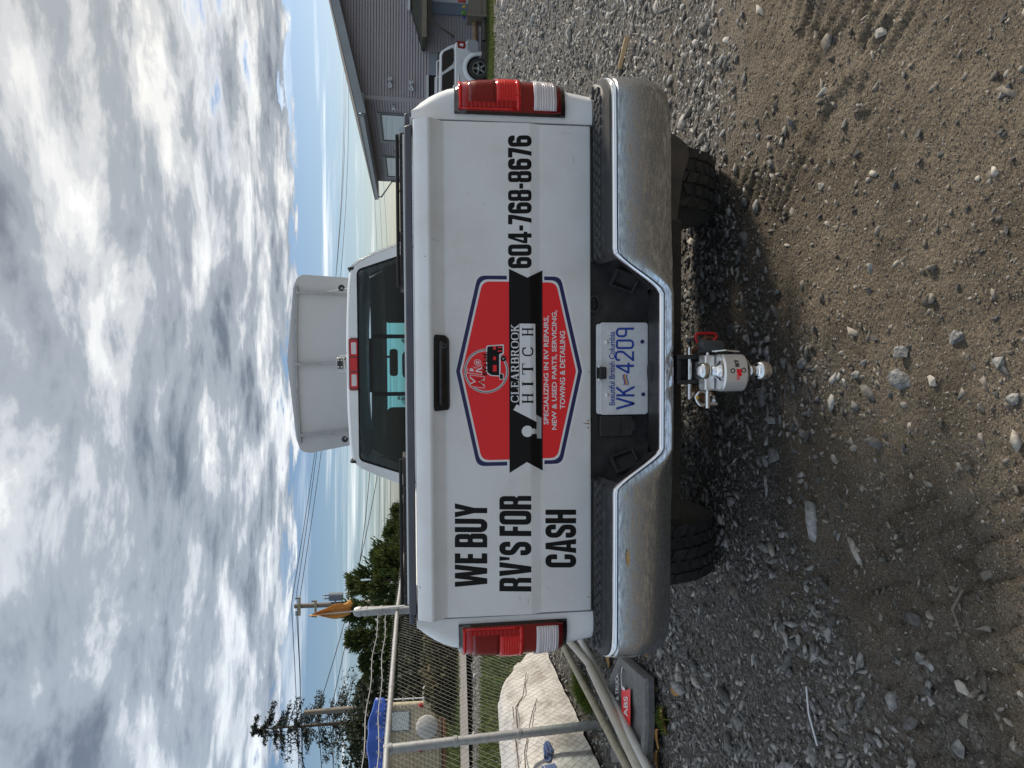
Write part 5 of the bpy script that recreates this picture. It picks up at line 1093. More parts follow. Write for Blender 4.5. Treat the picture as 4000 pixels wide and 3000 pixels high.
# ---- bed sides (with lamp corners) -----------------------------------
WT = [(1.455, .842), (1.445, .858), (1.42, .884), (1.38, .912), (1.33, .932), (1.25, .946), (1.15, .953), (1.05, .950), (.97, .942), (.90, .930), (.85, .922), (.75, .918), (.60, .900)]
def bw(z): return lerp_table(WT, z)
AX = 3.52
def zmin(y):
    if y < T+.13: return .838
    b = .70 if y < T+.3 else .66
    d_ = abs(y-AX)
    return max(b, .42+math.sqrt(max(0, .475**2-d_**2))) if d_ < .475 else b
def path(z, e=0.0):                                     # from the tailgate gap outwards and forwards, at height z
    w = bw(z)+e; pts = [(.812, T+.030), (.812, T+.008-e), (.83, T+.004-e), (max(.832, min(.86, w-.06)), T+.004-e)]
    cx = max(w-.055, .833); rx_ = w-cx
    for a in np.linspace(0, 1, 9): pts.append((cx+rx_*math.sin(a*math.pi/2), T+.004-e+(1-math.cos(a*math.pi/2))*.085+.004*a))
    ys = list(np.linspace(T+.13, AX-.5, 7))+list(np.linspace(AX-.47, AX+.47, 17))+list(np.linspace(AX+.52, 4.93, 6))
    pts += [(w, y) for y in ys]; return pts
npth = len(path(1.2))
ZTOPB = ZT+.003
for sgn, nm in ((1, 'right'), (-1, 'left')):
    P = []
    for k_ in range(22):
        t = k_/21; row = []
        for j in range(npth):
            y_ref = path(1.2)[j][1]; zm = zmin(y_ref) if j > 12 else .838; z = zm+(ZTOPB-zm)*t; x, y = path(z)[j]; row.append((sgn*x, y, z))
        P.append(row)
    mb = MB().grid(P)
    top = [Vector(p) for p in P[-1]]; mb.grid([[p, (sgn*.765, max(p.y, T+.03), p.z+.002)] for p in top]).grid([[(sgn*.765, max(p.y, T+.03), ZTOPB+.002), (sgn*.765, max(p.y, T+.03), .84)] for p in top])
    side = obj('bed_side', mb, M_white, truck, smooth=40)
    obj('rail_cap', MB().box(min(sgn*.75, sgn*.845), T+.06, ZTOPB+.006, max(sgn*.75, sgn*.845), 4.90, ZTOPB+.024), M_cap, side, bevel=.006)
    # lower white corner under the lamp
    obj('corner_foot', MB().loft([[(sgn*.812, T+.012, z), (sgn*(bw(.85)-.045-i*.004), T+.012, z), (sgn*(bw(.85)-.018-i*.004), T+.05, z), (sgn*(bw(.85)-.012), T+.12, z), (sgn*.812, T+.12, z)] for i, z in enumerate((.795, .80, .828, .837))]), M_white, side, smooth=30)
    # lamp
    la, lb = at(1774, 420, T).z, at(2206, 430, T).z
    def patch(z0, z1, xin, yend, e, nz=10, zr=None):
        """sheet following the body corner between two heights, from x = xin outwards to y = yend on the flank"""
        P = []
        for z in np.linspace(z1, z0, nz):
            w = bw(z)+e; cx = w-.055; row = [(xin, T+.004-e)]
            for x in np.linspace(xin, cx, 6)[1:]: row.append((x, T+.004-e-.006*math.sin((x-xin)/(cx-xin+1e-6)*math.pi)))
            for a in np.linspace(0, 1, 9)[1:]: row.append((cx+.055*math.sin(a*math.pi/2), T+.004-e+(1-math.cos(a*math.pi/2))*.085+.004*a))
            row = [q_ for q_ in row if q_[1] <= yend]
            if yend > T+.10: row += [(w, y) for y in np.linspace(T+.10, yend, 4)]
            P.append([(sgn*x, y, z) for x, y in row])
        return P
    lamp = obj('tail_light', MB().grid(patch(lb, la, .828, T+.215, .007)), M_lenshousing, side, smooth=40, solid=.02)
    zl = lambda v: at(v, 420, T-.01).z
    obj('lens', MB().grid(patch(zl(2192), zl(1790), .838, T+.205, .0105)), M_lensd, lamp, smooth=40, solid=.003)
    obj('brake_lens', MB().grid(patch(zl(2036), zl(1792), .842, T+.200, .0125)), M_lens, lamp, smooth=40, solid=.002)
    obj('inner_bulb', MB().grid(patch(zl(1935), zl(1830), .856, T+.03, .0135)), M_lensd, lamp, smooth=40, solid=.001)
    obj('red_frame', MB().grid(patch(zl(2034), zl(2018), .842, T+.10, .0145, 3)), M_lensb, lamp, smooth=40, solid=.001); obj('red_frame', MB().grid(patch(zl(1802), zl(1793), .842, T+.10, .0145, 3)), M_lensb, lamp, smooth=40, solid=.001)
    P = patch(zl(2018), zl(1802), .842, T+.1, .0145); obj('red_frame', MB().grid([[r_[0], tuple(Vector(r_[0]).lerp(Vector(r_[1]), .45))] for r_ in P]), M_lensb, lamp, smooth=40, solid=.001)
    obj('turn_lens', MB().grid(patch(zl(2034), zl(1940), .858, T+.19, .0138)), M_lensb, lamp, smooth=40, solid=.001)
    rv_ = obj('reverse_lens', MB().grid(patch(zl(2174), zl(2086), .846, T+.12, .0138)), M_lensw, lamp, smooth=40, solid=.001)
    for q in range(9):
        zq = zl(2092)+(zl(2168)-zl(2092))*(q+.5)/9; obj('lens_rib', MB().grid(patch(zq-.0011, zq+.0011, .848, T+.11, .0150, 2)), M_lensw, rv_, smooth=40, solid=.001)
obj('bed_floor', MB().box(-.76, T+.07, .82, .76, 4.9, .85), M_under, truck)
obj('bed_front_wall', MB().box(-.76, 4.86, .85, .76, 4.92, ZT), M_white, truck)
# ---- grey sill under the tailgate ------------------------------------
mb = MB().box(-.80, T+.035, .80, .80, T+.06, ZB-.006)
sill = obj('rear_sill', mb, M_sill, truck)
obj('sill_seam', MB().box(-.62, T+.024, .806, .62, T+.034, .842), M_sill, sill, bevel=.003)
for ix, iy in ((2310, 1198), (2310, 1640)):
    p = at(2309, iy, T+.02); obj('sill_slot', MB().box(p.x-.006, T+.020, p.z-.004, p.x+.006, T+.0235, p.z+.004), M_dark, sill)
p = at(2314, 1187, T+.01); obj('spare_key_tube', MB().lathe([(.030, 0), (.030, .02), (.023, .02), (.022, .0)], 20, Matrix.Translation((p.x, T+.024, p.z-.005)) @ Matrix.Rotation(R(90), 4, 'X') @ Matrix.Scale(.6, 4, (0, 1, 0)), ring=True), M_blackp, sill, smooth=40)
p = at(2309, 1187, T+.01); obj('tube_hole', MB().lathe([(.0, .012), (.0215, .012), (.0215, .005)], 20, Matrix.Translation((p.x, T+.020, p.z-.005)) @ Matrix.Rotation(R(90), 4, 'X') @ Matrix.Scale(.6, 4, (0, 1, 0))), M_dark, sill)

# ---- chrome bumper -----------------------------------------------------
BY = T-.165
def b_front(x):                                         # how far the face curves back toward the ends
    a = abs(x); r_ = BY+.010*(a/.9)**2
    if a > .86: t = (a-.86)/.105; r_ += .22*(1-math.sqrt(max(0, 1-min(1, t)**2)))
    return r_
def zat(v, Y=BY): return at(v, 1440, Y).z
zW, zWb, zN, zNb = zat(2402), zat(2632), zat(2588, BY-.01), zat(2646, BY-.01)
def z_top(x):
    a = abs(x); t = float(smoothstep(.250, .372, a)); lin = min(1, max(0, (a-.250)/.122)); return zN+(zW-zN)*(.35*t+.65*lin)
def z_bot(x):
    a = abs(x); b = zNb+(zWb-zNb)*float(smoothstep(.2, .5, a)); return b+.045*float(smoothstep(.78, .965, a))**1.6
XS = sorted(set(list(np.linspace(-.965, -.86, 12))+list(np.linspace(-.86, -.40, 10))+list(np.linspace(-.40, -.23, 12))+list(np.linspace(-.23, .23, 70))+list(np.linspace(.23, .40, 12))+list(np.linspace(.40, .86, 10))+list(np.linspace(.86, .965, 12))))
P = []
for x in XS:
    zt, zb_ = z_top(x), z_bot(x); f0 = b_front(x); h = zt-zb_; col = []
    cr = .008
    for dy, zz in ((.014, zt+.002), (.009, zt+.001), (.004, zt-.002), (.000, zt-.007), (-.003, zt-.013), (-.0085, zt-.016), (-.0095, zt-.022)): col.append((x, f0+dy+.0095, zz))
    for q in np.linspace(0, 1, 9)[1:]:
        s = q; bul = .010*math.sin(s*math.pi*.75)
        zq = zt-.022-(h-.022)*s; dn = 0.0
        if abs(x) < .2: dn = sum(am*math.exp(-((x-cx_)/wx_)**2-((s-cs_)/.33)**2)*(1+.5*math.cos(60*(x-cx_))) for cx_, wx_, cs_, am in ((.02, .03, .45, .011), (.055, .014, .6, .007), (-.02, .016, .3, .006), (-.075, .035, .55, .009), (-.045, .012, .2, .005)))
        col.append((x, f0-bul+.030*s**3+dn, zq))
    col.append((x, f0+.06, zb_-.006)); col.append((x, f0+.10, zb_+.0)); P.append(col)
bump = obj('bumper', MB().grid(P), M_chrome, truck, smooth=40)
# bright rolled edge along the top
P = []
for x in XS:
    f0 = b_front(x); zt = z_top(x); P.append([(x, f0+.0095+dy, zt+dz_) for dy, dz_ in ((.010, .0030), (.006, .0036), (.001, .0022), (-.003, -.0025), (-.0045, -.0065), (-.005, -.009))])
obj('bright_edge', MB().grid(P), M_chromeb, bump, smooth=60)
# ends wrap forward to the wheels
for sgn in (1, -1):
    xe = sgn*.965; y0_ = b_front(.965); zt, zb_ = z_top(.965), z_bot(.965)
    obj('bumper_end', MB().grid([[(xe, y0_+.008+dy, zt-.004+(zb_-zt)*s) for s in np.linspace(0, 1, 5)] for dy in (0, .05, .12)]), M_chrome, bump, smooth=40, solid=-.004)
# step pads on top of both wings, with raised treads
def pad_z(x, t): return z_top(x)+.004+.026*t
for sgn in (1, -1):
    xs = [sgn*v for v in np.linspace(.352, .948, 26)]; P = []
    for x in xs:
        yb_ = T+.012 if abs(x) < .90 else T+.012+.05*((abs(x)-.90)/.05); f0 = b_front(x)+.018
        P.append([(x, f0, pad_z(x, -.05)), (x, f0+.004, pad_z(x, .18)), (x, f0+.05, pad_z(x, .35)), (x, f0+.055, pad_z(x, .55)), (x, yb_-.03, pad_z(x, .85)), (x, max(yb_, f0+.07), pad_z(x, .95))])
    pad = obj('step_pad', MB().grid(P), M_pad, bump, smooth=40)
    k_ = 0
    for row in range(3):
        for q in range(17):
            xc = sgn*(.375+.033*q+(.016 if row % 2 else 0)); 
            if abs(xc) > .93: continue
            f0 = b_front(xc)+.018; yc = f0+.068+row*.022; 
            if yc > T+.0: continue
            tt = .55+.30*((yc-f0-.055)/(max(.02, T-.02-f0-.055))); hexa = [(.0148*math.cos(a), .0105*math.sin(a)) for a in np.linspace(0, 2*math.pi, 7)[:-1]]
            obj('tread_block', MB().prism(hexa, lambda a, b: (xc+a, yc+b, pad_z(xc, tt)-.001+b*.12), lambda a, b: (xc+a*.85, yc+b*.85, pad_z(xc, tt)+.006+b*.12)), M_pad, pad)
# black centre recess with the number plate
mb = MB(); xa, xb = .385, .262
zc_t = zat(2330, T+.02); zc_b = zat(2535, T+.01)
mb.grid([[(x, T+.022, z) for x in np.linspace(-xa+.02, xa-.02, 5)] for z in (zc_t+.02, zc_b)])
mb.grid([[(x, T+.022, zc_b) for x in np.linspace(-xb-.01, xb+.01, 5)], [(x, T-.03, zN-.004) for x in np.linspace(-xb-.01, xb+.01, 5)], [(x, BY+.045, zN-.002) for x in np.linspace(-xb, xb, 5)], [(x, BY+.018, zN+.004) for x in np.linspace(-xb, xb, 5)]])
for sgn in (1, -1):
    mb.grid([[(sgn*(xb-.05), T+.021, zc_b-.01), (sgn*(xa-.005), T+.021, zc_t+.012)], [(sgn*(xb+.01), T-.06, zN+.012), (sgn*(xa+.012), T-.06, zc_t-.002)], [(sgn*(.250), BY+.018, zN+.003), (sgn*.372, BY+.018, zW+.002)]])
rec = obj('bumper_recess', mb, M_blackp, bump, smooth=30)
for sgn in (1, -1):
    cxp = sgn*.292; czp = zat(2440, T-.05)
    A = Matrix.Translation((cxp, T-.058, czp)) @ Matrix.Rotation(sgn*R(-38), 4, 'Z') @ Matrix.Rotation(R(-18), 4, 'X') @ Matrix.Rotation(sgn*R(12), 4, 'Y')
    fr = [(-.034, -.042), (.034, -.042), (.034, .042), (-.034, .042)]; inn = [(-.026, -.034), (.026, -.034), (.026, .034), (-.026, .034)]
    mbp = MB(); o0 = [A @ Vector((a, -.003, b)) for a, b in fr]; i0 = [A @ Vector((a, -.004, b)) for a, b in inn]; i1 = [A @ Vector((a*.9, .02, b*.9)) for a, b in inn]; o1 = [A @ Vector((a*1.1, .012, b*1.1)) for a, b in fr]
    mbp.loft([o1, o0, i0, i1]); obj('step_pocket', mbp, M_dark, rec, bevel=.003)
    obj('pocket_lip', MB().box(-.022, -.012, -.034, .022, -.005, -.031, A), M_pad, rec)
p0 = at(2342, 1260, T); p1 = at(2529, 1617, T)
zpl0, zpl1, xpl0, xpl1 = p1.z, p0.z, p1.x, p0.x
M_plate = mat('plate_white', (.70, .72, .75), .35, var=(.62, .63, .66), vscale=40)
M_plateb = mat('plate_blue', (.012, .055, .36), .4)
plate = obj('number_plate', MB().prism(rrect(xpl0, zpl0, xpl1, zpl1, .012), lambda a, b: (a, T-.006, b), lambda a, b: (a, T+.004, b)), M_plate, bump, bevel=.0015)
obj('plate_cover', MB().prism(rrect(xpl0+.002, zpl1-.05, xpl1-.004, zpl1+.010, .010), lambda a, b: (a, T+.006, b), lambda a, b: (a, T+.010, b)), M_plate, plate)
ri = rrect(xpl0+.008, zpl0+.008, xpl1-.008, zpl1-.008, .008); ro = rrect(xpl0+.0045, zpl0+.0045, xpl1-.0045, zpl1-.0045, .010)
v_, f_ = tess([ro, ri]); obj('plate_rim', flat((v_, f_), lambda a, b: (a, T-.0066, b)), M_plate, plate)
def PLT(x, y): p = at(1500+s1*x, 1000+s1*y, T-.007); return (p.x, T-.0075, p.z)
def pltext(name, VF, x0, x1, y0, y1, m_=None):
    V, F = fit(VF, 0, 0, 1, 1); mb = MB(); mb.add([PLT(x1+(x0-x1)*b, y0+(y1-y0)*a) for a, b in V], F); return obj(name, mb, m_ or M_plateb, plate)
pltext('plate_motto', fonttext('Beautiful British Columbia', .004, 0, .95), 1620, 1662, 1075, 545)
def strokes_text(chars, w=.11):
    V = []; F = []; x = 0
    for ch, wd, paths in chars:
        if paths is None:
            v, f = tess([[(.34, 0), (.455, 0), (.455, .25), (.57, .25), (.57, .36), (.455, .36), (.455, 1), (.34, 1), (0, .36), (0, .25), (.34, .25)], [(.125, .36), (.34, .36), (.34, .79)]]); o = len(V); V += [(a+x, b) for a, b in v]; F += [tuple(i+o for i in t) for t in f]
        for pth in paths or []:
            v, f = tess([stroke(pth, w, .17, 7)]); o = len(V); V += [(a+x, b) for a, b in v]; F += [tuple(i+o for i in t) for t in f]
        x += wd
    return V, F
pltext('plate_number', strokes_text([('V', .62, [[(.0, 1), (.26, 0)], [(.52, 1), (.26, .02)]]), ('K', .5, [[(.05, 0), (.05, 1)], [(.45, 1), (.10, .52)], [(.2, .58), (.48, 0)]])]), 1668, 1806, 1107, 935)
pltext('plate_number', strokes_text([('4', .66, None), ('2', .62, [[(.04, .78), (.06, 1), (.48, 1), (.48, .62), (.04, .05), (.04, .055), (.5, .055)]]), ('0', .62, [[(.25, .945), (.055, .945), (.055, .055), (.45, .055), (.45, .945), (.251, .945)]]), ('9', .5, [[(.385, .44), (.055, .44), (.055, .945), (.45, .945), (.45, .0)]])]), 1662, 1800, 846, 516)
for i, (c_, w_) in enumerate((((.02, .05, .35), 0), ((.55, .03, .03), 1), ((.7, .5, .05), 2), ((.02, .05, .35), 3))):
    pts = [(1722+9*i+6*math.sin(q), 930-q*13) for q in np.linspace(0, 6, 9)]; pts += [(x+6, y) for x, y in pts[::-1]]
    v_, f_ = tess([pts]); mb = MB(); mb.add([PLT(*p) for p in v_], f_); obj('plate_flag', mb, mat('plate_flag_ink', c_, .5), plate)
for x, y in ((1604, 620), (1607, 1000), (1859, 617), (1865, 996)):
    c0 = PLT(x, y); obj('plate_bolt' if x < 1700 else 'plate_slot', MB().lathe([(.0065, 0), (.0065, .003), (.003, .004), (0, .004)], 14, Matrix.Translation((c0[0], T-.006, c0[2])) @ Matrix.Rotation(R(90), 4, 'X')), M_alu if x < 1700 else M_navy, plate)
c0 = PLT(1563, 842); pl_lamp = obj('plate_light', MB().box(c0[0]-.020, T-.035, c0[2]-.012, c0[0]+.020, T+.015, c0[2]+.012), M_blackp, bump, bevel=.004)
for dx in (-.022, .022): obj('screw', MB().lathe([(.005, 0), (.005, .004), (.002, .005)], 10, Matrix.Translation((c0[0]+dx, T-.02, c0[2]+.010)) @ Matrix.Rotation(R(90), 4, 'X')), M_alu, pl_lamp)
c0 = PLT(1680, 1225)
cv = obj('socket_cover', MB().prism([(c0[0]+a, c0[2]+b) for a, b in fillet([(-.037, -.062, .02), (.037, -.062, .02), (.037, .058, .01), (-.037, .058, .01)])], lambda a, b: (a, T+.004, b), lambda a, b: (a, T+.02, b)), M_blackp, rec, bevel=.004)
obj('cover_hinge', MB().box(c0[0]-.022, T-.002, c0[2]-.012, c0[0]+.022, T+.003, c0[2]-.004), M_blackp, cv, bevel=.001)
obj('cover_tab', MB().box(c0[0]-.018, T-.004, c0[2]-.066, c0[0]+.018, T+.003, c0[2]-.050), M_blackp, cv, bevel=.002)
p = at(2550, 1452, T-.06); obj('recess_plug', MB().lathe([(.038, 0), (.036, .004), (0, .004)], 24, Matrix.Translation((p.x, T-.075, zN+.006)) @ Matrix.Rotation(R(8), 4, 'X') @ Matrix.Scale(.45, 4, (0, 1, 0))), M_pad, rec, smooth=40)
lf = at(2455, 2185, BY-.015); lfo = tag(obj('dead_leaf', MB().grid([[(lf.x+(i/5-.5)*.055, b_front(lf.x)-.014-.002*math.sin(i), lf.z+(j/2-1)*.006*math.sin(math.pi*min(1, i/5*.9+.05))) for j in range(5)] for i in range(6)]), M_leafy, smooth=60), 'dry tan leaf stuck to the chrome bumper wing', 'leaf', 'fallen leaves'); leaf_on_bumper = lfo.name

# ---- receiver, axle, wheels ------------------------------------------------
und = obj('hitch_receiver', MB().box(-.045, T-.10, .515, .045, 2.95, .605), M_under, truck, bevel=.008)
und2 = obj('receiver_crossbar', MB().box(-.52, T+.06, .53, .52, T+.16, .62), M_under, truck, bevel=.01)
rc = at(2700, 1443, T-.13); rx = rc.x
obj('receiver_collar', MB().box(rx-.047, T-.135, rc.z-.034, rx-.033, T-.10, rc.z+.05).box(rx+.033, T-.135, rc.z-.034, rx+.047, T-.10, rc.z+.05).box(rx-.033, T-.135, rc.z+.036, rx+.033, T-.10, rc.z+.05).box(rx-.033, T-.135, rc.z-.034, rx+.033, T-.10, rc.z-.028), M_blackp, und, bevel=.004)
for sgn in (1, -1):
    obj('frame_rail', MB().box(sgn*.40-.035, T+.07, .56, sgn*.40+.035, 7.8, .72), M_under, truck)
    obj('leaf_spring', MB().tube([(sgn*.52, T+.30, .62), (sgn*.52, AX, .48), (sgn*.52, AX+.75, .62)], .035, 6), M_under, truck)
    obj('chain_loop', MB().tube([(rx+sgn*.055, T-.085, rc.z-.02), (rx+sgn*.075, T-.11, rc.z-.035), (rx+sgn*.105, T-.115, rc.z-.055), (rx+sgn*.10, T-.10, rc.z-.085), (rx+sgn*.06, T-.085, rc.z-.08)], .0075, 8), M_rust, und, smooth=50)
obj('rear_axle', MB().tube([(-.75, AX, .41), (-.2, AX, .41), (-.16, AX, .41), (0, AX, .40), (.16, AX, .41), (.2, AX, .41), (.75, AX, .41)], [.05, .05, .12, .18, .12, .05, .05], 14), M_under, truck, smooth=50)
obj('fuel_tank', MB().box(-.66, 4.4, .42, -.18, 5.6, .66), M_under, truck, bevel=.04)
obj('exhaust', MB().tube([(.42, 4.6, .5), (.45, 3.0, .52), (.62, 2.75, .50)], .035, 10), M_under, truck, smooth=50)
def truck_wheel(x, y, sgn, rad=.405, wid=.265):
    Mx = Matrix.Translation((x, y, rad-.008)) @ Matrix.Rotation(R(90), 4, 'Y')
    w = obj('wheel', MB().lathe([(.20, -wid*.40), (.235, -wid*.44), (rad*.80, -wid*.52), (rad*.95, -wid*.49), (rad-.012, -wid*.42), (rad-.012, wid*.42), (rad*.95, wid*.49), (rad*.80, wid*.52), (.235, wid*.44), (.20, wid*.40)], 48, Mx), M_rubber, truck, smooth=40)
    obj('rim', MB().lathe([(.205, -wid*.38), (.205, wid*.30 if sgn > 0 else wid*.38), (.12, wid*.30), (.05, wid*.34), (.03, wid*.34)], 32, Mx if sgn > 0 else Mx @ Matrix.Rotation(math.pi, 4, 'X')), M_alu, w, smooth=40)
    tb = MB(); nb = 34
    for q in range(nb):
        for row, (c, hw) in enumerate(((-.40, .085), (-.20, .085), (0, .085), (.20, .085), (.40, .085))):
            a = 2*math.pi*(q+(.5 if row % 2 else 0)+(.12 if abs(c) > .3 else 0))/nb; da = 2*math.pi/nb*.36; sk = (1.1, -.9, .8, -1.0, .9)[row]*da*(1 if q % 2 else .6)
            vs_ = []
            for rr_q in (rad-.016, rad+(.0 if abs(c) < .3 else -.004)):
                for aa, cc in ((a-da-sk, c-hw), (a+da*.9, c-hw*.8), (a+da+sk, c+hw), (a-da*.9, c+hw*.85)):
                    vs_.append(Mx @ Vector((rr_q*math.cos(aa), rr_q*math.sin(aa), cc*wid*1.02)))
            tb.add(vs_, [(4, 5, 6, 7), (0, 1, 5, 4), (1, 2, 6, 5), (2, 3, 7, 6), (3, 0, 4, 7)])
    obj('tread', tb, M_rubber, w)
for sgn in (1, -1): truck_wheel(sgn*.835, AX, sgn); truck_wheel(sgn*.84, 7.25, sgn)
for sgn in (1, -1):
    P = [[(sgn*(.67+.29*s), AX-.47-.03*math.sin(t*3), .76-(.20 if sgn < 0 else .26)*t-.02*s) for s in np.linspace(0, 1, 6)] for t in np.linspace(0, 1, 6)]
    if sgn < 0: P = [[(x, y, z_+.05) for x, y, z_ in r_] for r_ in P]; obj('mud_flap', MB().grid(P), M_flap, truck, smooth=60, solid=.008)
    else:
        fpts = fillet([(p.x, p.z, .02) for p in (at(ix_, iy_, 2.98) for ix_, iy_ in ((2560, 505), (2618, 512), (2650, 530), (2690, 565), (2694, 610), (2668, 700), (2648, 880), (2560, 890)))])
        obj('mud_flap', MB().prism(fpts, lambda a, b: (a, 2.98+.25*(.8-a)**2, b), lambda a, b: (a, 2.992+.25*(.8-a)**2, b)), M_flap, truck, bevel=.004)
    obj('wheel_liner', MB().grid([[(sgn*x, AX+.50*math.cos(a), .42+.50*math.sin(a)) for x in (.60, .915)] for a in np.linspace(-.1, math.pi+.1, 18)]), M_dark, truck, smooth=60)

# ---- cab ----------------------------------------------------------------------
CYR = 4.97
CAB = [(0, 1.876), (.30, 1.872), (.52, 1.862), (.60, 1.852), (.65, 1.832), (.69, 1.79), (.735, 1.70), (.785, 1.58), (.835, 1.45), (.885, 1.36), (.945, 1.28), (.965, 1.15), (.955, .95), (.93, .70), (.915, .52)]
def cabring(scale_x, dz_, y, idx): return [(x*scale_x, y, z+dz_) for x, z in idx]
full = CAB[::-1]+[(-x, z) for x, z in CAB[1:]]
# roof skin
ri_ = [i for i, (x, z) in enumerate(full) if z > 1.78]; rsec = [full[i] for i in range(ri_[0], ri_[-1]+1)]
ysr = [(CYR, .985, -.022), (CYR+.02, .996, -.006), (CYR+.08, 1, 0), (CYR+.6, 1.0, .012), (CYR+1.1, .99, .008), (CYR+1.42, .965, -.03), (CYR+1.50, .95, -.06)]
roof = obj('cab_roof', MB().grid([[(x*sx, y, z+dz_) for x, z in rsec] for y, sx, dz_ in ysr]), M_white, truck, smooth=40, solid=.02)
for sgn in (1, -1):
    obj('roof_ditch', MB().tube([(sgn*.632, CYR-.004, 1.80), (sgn*.634, CYR-.004, 1.835), (sgn*.637, CYR+.03, 1.848), (sgn*.640, CYR+.6, 1.852), (sgn*.625, CYR+1.4, 1.82)], .010, 6), M_dark, roof, smooth=40)
# back wall with window opening: ring between outer outline and glass outline
gl = fillet([(.625, 1.796, .05), (.745, 1.45, .04), (.745, 1.33, .05), (-.745, 1.33, .05), (-.745, 1.45, .04), (-.625, 1.796, .05)])
outl = [(x*.985, z-.022) for x, z in full if z > .6]
v_, f_ = tess([outl, gl]); mb = MB(); mb.add([(a, CYR+.002, b) for a, b in v_], f_)
bwall = obj('cab_back', mb, M_white, truck, solid=.02)
obj('cab_corner', MB().grid([[(sx_*x, y, z) for sx_, x, z in [(1, a, b) for a, b in CAB[4:]]] for y in (CYR+.0, CYR+.02)]), M_white, truck)
for sgn in (1, -1):
    # pillar and door skins along the side, with side window openings left for glass
    low_ = [p for p in CAB if p[1] <= 1.37]
    obj('cab_side', MB().grid([[(sgn*x*sx, y, z) for x, z in low_] for y, sx in ((CYR+.002, .985), (CYR+.03, 1), (CYR+1.9, 1), (CYR+2.3, .99))]), M_white, truck, smooth=40, solid=.01*(-sgn))
    upc = [p for p in CAB if 1.36 <= p[1] <= 1.832]
    for ya, yb_ in ((CYR+.002, CYR+.16), (CYR+1.0, CYR+1.1)):
        obj('pillar', MB().grid([[(sgn*x*(.985 if y < CYR+.01 else 1), y, z-(.01 if y < CYR+.01 else 0)) for x, z in upc] for y in (ya, (ya+yb_)/2, yb_)]), M_white, truck, smooth=40, solid=.01*(-sgn))
    obj('windscreen_pillar', MB().tube([(sgn*.61, CYR+1.48, 1.79), (sgn*.80, CYR+2.15, 1.33)], .035, 8), M_white, truck, smooth=40)
    obj('side_window', MB().grid([[(sgn*(x-.012), y, z) for x, z in upc] for y in (CYR+.15, CYR+1.02, CYR+1.5)]), M_privacy, truck, smooth=40)
    obj('door_mirror', MB().box(min(sgn*.98, sgn*1.20), CYR+1.75, 1.30, max(sgn*.98, sgn*1.20), CYR+1.90, 1.55), M_blackp, truck, bevel=.04)
rg = obj('rear_window', flat(tess([gl]), lambda a, b: (a, CYR+.006, b)), M_rearglass, truck)
for x in (.190, -.190): obj('slider_bar', MB().box(x-.013, CYR-.012, 1.33, x+.013, CYR+.004, 1.70), M_dark, rg)
obj('slider_bar', MB().box(-.177, CYR-.012, 1.70, .177, CYR+.004, 1.722), M_dark, rg)
gs = stroke([gl[i] for i in range(len(gl))]+[gl[0]], .016, .0); 
fr_in = inset(gl, .0) ; v_, f_ = tess([[(x*1.012, 1.563+(z-1.563)*1.035) for x, z in gl], [(x*.985, 1.563+(z-1.563)*.965) for x, z in gl]])
obj('window_seal', flat((v_, f_), lambda a, b: (a, CYR-.006, b)), M_dark, rg)
# third brake lamp and cargo lamps
b0 = at(1362, 1320, CYR); b1 = at(1402, 1525, CYR); xb0, xb1, zb0, zb1 = b1.x, b0.x, b1.z, b0.z
tb_ = obj('high_brake_light', MB().prism(rrect(xb0, zb0, xb1, zb1, .018), lambda a, b: (a, CYR-.030, b), lambda a, b: (a, CYR+.03, b)), M_lensd, truck, bevel=.006)
obj('brake_strip', MB().prism(rrect(xb0+.13, zb0+.008, xb1-.13, zb1-.010, .006), lambda a, b: (a, CYR-.034, b), lambda a, b: (a, CYR-.029, b)), M_lensb, tb_)
for xx in (xb0+.018, xb1-.118):
    obj('cargo_lens', MB().prism(rrect(xx+.012, zb0+.012, xx+.088, zb1-.018, .006), lambda a, b: (a, CYR-.034, b), lambda a, b: (a, CYR-.029, b)), M_lensw, tb_)
    obj('lamp_border', MB().prism(rrect(xx, zb0+.005, xx+.1, zb1-.010, .006), lambda a, b: (a, CYR-.0325, b), lambda a, b: (a, CYR-.028, b)), M_lensb, tb_)
# work lamp on the roof
wl_ = at(1330, 1420, CYR+.06); wlx, wlz = wl_.x, wl_.z
wk = obj('work_light', MB().box(wlx-.040, CYR+.04, wlz-.024, wlx+.040, CYR+.11, wlz+.024), mat('lamp_casing', (.45, .46, .47), .4, .6), truck, bevel=.008)
obj('lamp_face', MB().box(wlx-.034, CYR+.030, wlz-.018, wlx+.034, CYR+.0395, wlz+.019), M_blackp, wk, bevel=.004)
for a in (-.022, .022):
    for b in (-.009, .011): obj('led', MB().lathe([(.0055, 0), (.0055, .003), (0, .003)], 10, Matrix.Translation((wlx+a, CYR+.030, wlz+b)) @ Matrix.Rotation(R(90), 4, 'X')), M_whitev, wk)
obj('lamp_bracket', MB().tube([(wlx-.050, CYR+.075, wlz+.01), (wlx-.050, CYR+.075, 1.875), (wlx+.050, CYR+.075, 1.875), (wlx+.050, CYR+.075, wlz+.01)], .004, 6), M_alu, wk)
obj('lamp_cable', MB().tube([(wlx+.02, CYR+.09, wlz-.02), (wlx+.05, CYR+.06, wlz-.05), (wlx+.075, CYR+.02, 1.868)], .004, 6), M_dark, wk)
